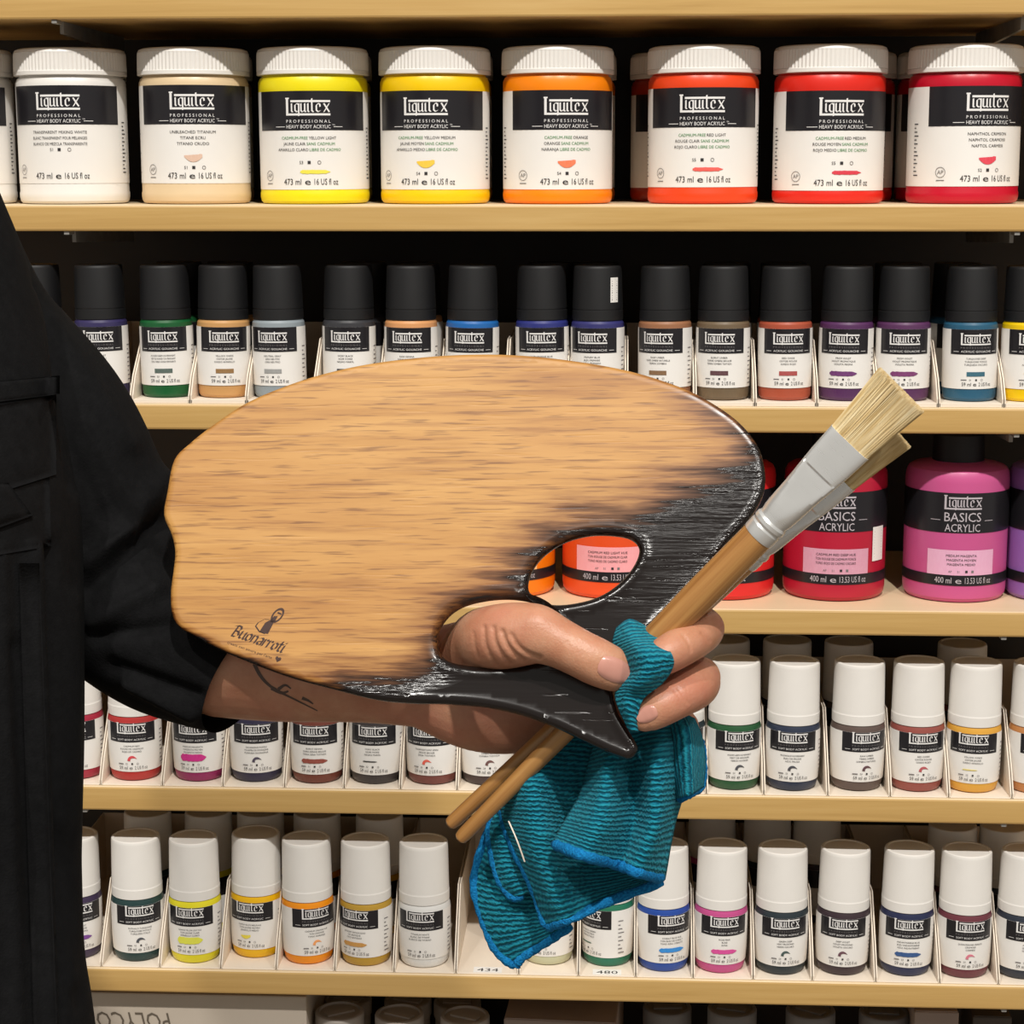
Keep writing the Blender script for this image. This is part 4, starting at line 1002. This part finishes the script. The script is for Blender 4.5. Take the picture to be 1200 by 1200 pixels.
# ------------------------------------------------------------------ cloth
M_clo = mat('microfibre', (14,122,138), .9, spec=.15); t = NT(M_clo)
uv = t.new('ShaderNodeTexCoord').outputs['UV']
mp = t.new('ShaderNodeMapping', {0: uv, 'Scale': (1,1,1)}).outputs[0]
wob = t.noise(mp, 420, 2); 
sx = t.new('ShaderNodeSeparateXYZ', {0: mp})
ph = t.math('ADD', t.math('MULTIPLY', sx.outputs[1], 2*math.pi/.0024), t.math('MULTIPLY', wob, 6.5))
rib = t.math('ADD', t.math('MULTIPLY', t.math('SINE', ph), .5), .5)
fz = t.noise(mp, 1400, 2)
rr = t.math('ADD', t.math('MULTIPLY', rib, .7), t.math('MULTIPLY', fz, .45))
t.set('Base Color', t.ramp(rr, [(.2, (6,72,94)), (.5, (10,106,130)), (.85, (32,138,158))])); t.bump(rr, .9, .0016)
t.b.inputs['Sheen Weight'].default_value = .25; t.b.inputs['Sheen Tint'].default_value = lin((120,210,220))
M_hem = mat('hem_thread', (14,118,180), .85, spec=.2); t = NT(M_hem)
n1 = t.noise(t.coord((900,900,900)), 1, 3); t.set('Base Color', t.ramp(n1, [(.3, (6,92,150)), (.7, (24,138,200))])); t.bump(n1, .9, .0012)
def grid_rows(rows, nu=10, nv=12):
    A = [catmull(r_, nu) for r_ in rows]; m_ = len(A[0]); cols = [catmull([A[i][j] for i in range(len(A))], nv) for j in range(m_)]
    return np.array(cols)              # [u, v, 3]
cv, cf, cuv = [], [], []
def patch(rows, nu=10, nv=12, wr=1.0, horiz=True, sd=0):
    G = grid_rows(rows, nu, nv); U, Vn = G.shape[:2]; n0 = len(cv)
    P = [[PX(G[i,j,0], G[i,j,1], G[i,j,2]*mm) for j in range(Vn)] for i in range(U)]
    for i in range(U):
        for j in range(Vn):
            p = P[i][j]; q = noise.noise(p*38+Vector((sd,0,0)))*.0022*wr + noise.noise(p*110+Vector((sd,0,0)))*.0007*wr
            cv.append(p - FWD*q)
    ac = np.zeros((U,Vn)); al = np.zeros((U,Vn))
    for i in range(U):
        for j in range(1,Vn): ac[i,j] = ac[i,j-1]+(P[i][j]-P[i][j-1]).length
    for j in range(Vn):
        for i in range(1,U): al[i,j] = al[i-1,j]+(P[i][j]-P[i-1][j]).length
    for i in range(U):
        for j in range(Vn): cuv.append((al[i,j]+sd, ac[:,j].mean()+sd) if horiz else (ac[i,j]+sd, al[i,:].mean()+sd))
    for i in range(U-1):
        for j in range(Vn-1):
            a = n0+i*Vn+j; cf.append((a, a+1, a+Vn+1, a+Vn))
    return G
R1 = [[(628,866,-26),(650,855,-20),(685,852,-22),(720,860,-24)],[(588,917,-26),(622,912,-8),(662,915,-16),(720,915,-26)],[(590,957,-25),(628,962,-8),(668,966,-21),(728,970,-27)],
 [(602,993,-24),(636,1005,-9),(686,1012,-22),(745,1010,-27)],[(624,1038,-22),(652,1046,-10),(700,1040,-19),(765,1025,-24)],[(641,1088,-20),(668,1077,-11),(712,1057,-15),(777,1034,-20)]]
R2 = [[(604,895,-45),(630,915,-48),(668,940,-50)],[(576,965,-45),(604,985,-40),(662,1000,-48)],[(556,1030,-46),(592,1040,-38),(662,1050,-46)],[(567,1079,-46),(602,1080,-38),(664,1076,-44)],[(582,1114,-46),(608,1106,-41),(668,1082,-40)],[(604,1133,-46),(612,1122,-44),(670,1085,-40)]]
R3 = [[(592,925,-34),(597,925,-35),(606,930,-37)],[(575,965,-34),(588,965,-29),(606,968,-37)],[(577,1000,-33),(593,1000,-27),(614,1004,-36)],[(586,1031,-32),(600,1028,-27),(622,1030,-35)],[(601,1051,-32),(612,1048,-29),(628,1046,-34)]]
R4 = [[(700,862,-14),(722,852,-4),(748,846,0),(776,844,0),(800,842,-10)],[(691,898,-8),(713,893,6),(742,888,-2),(772,884,6),(806,878,-8)],[(682,930,-4),(708,932,9),(742,928,-2),(770,930,7),(800,925,-8)],
 [(664,962,1),(700,968,12),(740,968,0),(766,972,8),(789,965,-6)],[(648,989,5),(684,1003,14),(722,1013,3),(746,1022,8),(777,1030,-5)]]
R5 = [[(776,846,-6),(796,838,-1),(812,842,-12)],[(778,868,-4),(804,858,4),(821,866,-14)],[(782,900,-4),(806,893,5),(824,893,-14)],[(794,936,-6),(808,931,3),(822,921,-14)]]
R6 = [[(724,737,18),(737,728,22),(751,733,19)],[(720,754,20),(742,747,33),(768,746,26)],[(726,772,22),(752,765,45),(785,766,43)],[(732,790,24),(756,785,47),(788,778,43)],[(726,803,29),(750,800,45),(777,797,40)],[(723,817,30),(738,814,38),(755,817,38)],[(728,832,31),(737,832,37),(747,838,35)],[(739,854,31),(742,856,33),(746,858,31)]]
def deepen(rows, k):           # deeper hanging folds
    return [[(x, y_, sum(p[2] for p in r_)/len(r_)+(z-sum(p[2] for p in r_)/len(r_))*(k if i else 1)) for x, y_, z in r_] for i, r_ in enumerate(rows)]
R1, R4, R5 = deepen(R1, 1.5), deepen(R4, 2.1), deepen(R5, 1.3)
Gs = [patch(R2, sd=.3), patch(R3, sd=.6), patch(R1, sd=0), patch(R5, horiz=False, sd=.9), patch(R4, sd=1.2), patch(R6, wr=.6, sd=1.5)]
cme = pyd('cleaning_cloth', cv, cf, True); uvl = cme.uv_layers.new(name='UVMap')
vi = np.empty(len(cme.loops), np.int32); cme.loops.foreach_get('vertex_index', vi); uvl.data.foreach_set('uv', np.array(cuv, np.float32)[vi].ravel())
clo = empty('cleaning_cloth', PX(700, 870, 0)); tag(clo, 'teal ribbed cleaning cloth with bright blue hem hanging from the fingers', 'cloth')
cl = child(ob('cloth_fabric', cme, M_clo), clo); sm = cl.modifiers.new('thick', 'SOLIDIFY'); sm.thickness = .0024; sm.offset = 0
def hem(pl, r0=.0024):
    A = catmull(pl, 8); P = [PX(p[0], p[1], p[2]*mm) for p in A]; v, f = [], []; sg_ = 10
    for i, p in enumerate(P):
        tg = (P[min(i+1,len(P)-1)]-P[max(i-1,0)]).normalized(); a = tg.cross(FWD).normalized(); b = a.cross(tg)
        r_ = r0*(1+.10*math.sin(i*2.1)+.06*math.sin(i*5.3))*(.6 if i in (0,len(P)-1) else 1)
        for k_ in range(sg_): an = 2*math.pi*k_/sg_; v.append(p+a*math.cos(an)*r_+b*math.sin(an)*r_*.8)
    for i in range(len(P)-1):
        for k_ in range(sg_): q, w_ = i*sg_+k_, i*sg_+(k_+1) % sg_; f.append((q,w_,w_+sg_,q+sg_))
    f.append(tuple(range(sg_))[::-1]); f.append(tuple(range(len(v)-sg_,len(v))))
    o = child(ob('hem', pyd('hem', v, f, True), M_hem), clo); o['label'] = 'bright blue stitched hem'
hem([r_[0] for r_ in R1[1:]]); hem(R1[-1]); hem([r_[0] for r_ in R2]); hem(R2[-1][:2]+[(640,1104,-41),(670,1085,-39)]); hem([r_[0] for r_ in R3]+[(613,1048,-30)])
hem(R4[-1], .0027); hem([r_[2] for r_ in R5[1:]]+[(808,931,2),(795,937,-6)], .002)
ss = [(596,962,-17),(606,985,-13),(615,1010,-14)]
A = catmull(ss, 6); v, f = [], []
for p in A: v += [PX(p[0]-.9, p[1], p[2]*mm), PX(p[0]+.9, p[1], p[2]*mm), PX(p[0]+.9, p[1], (p[2]-1)*mm), PX(p[0]-.9, p[1], (p[2]-1)*mm)]
for i in range(len(A)-1):
    for k_ in range(4): q, w_ = 4*i+k_, 4*i+(k_+1) % 4; f.append((q,w_,w_+4,q+4))
o = child(ob('label_stub', pyd('label_stub', v, f), M_card), clo); o['label'] = 'white cut label stub along the hem'
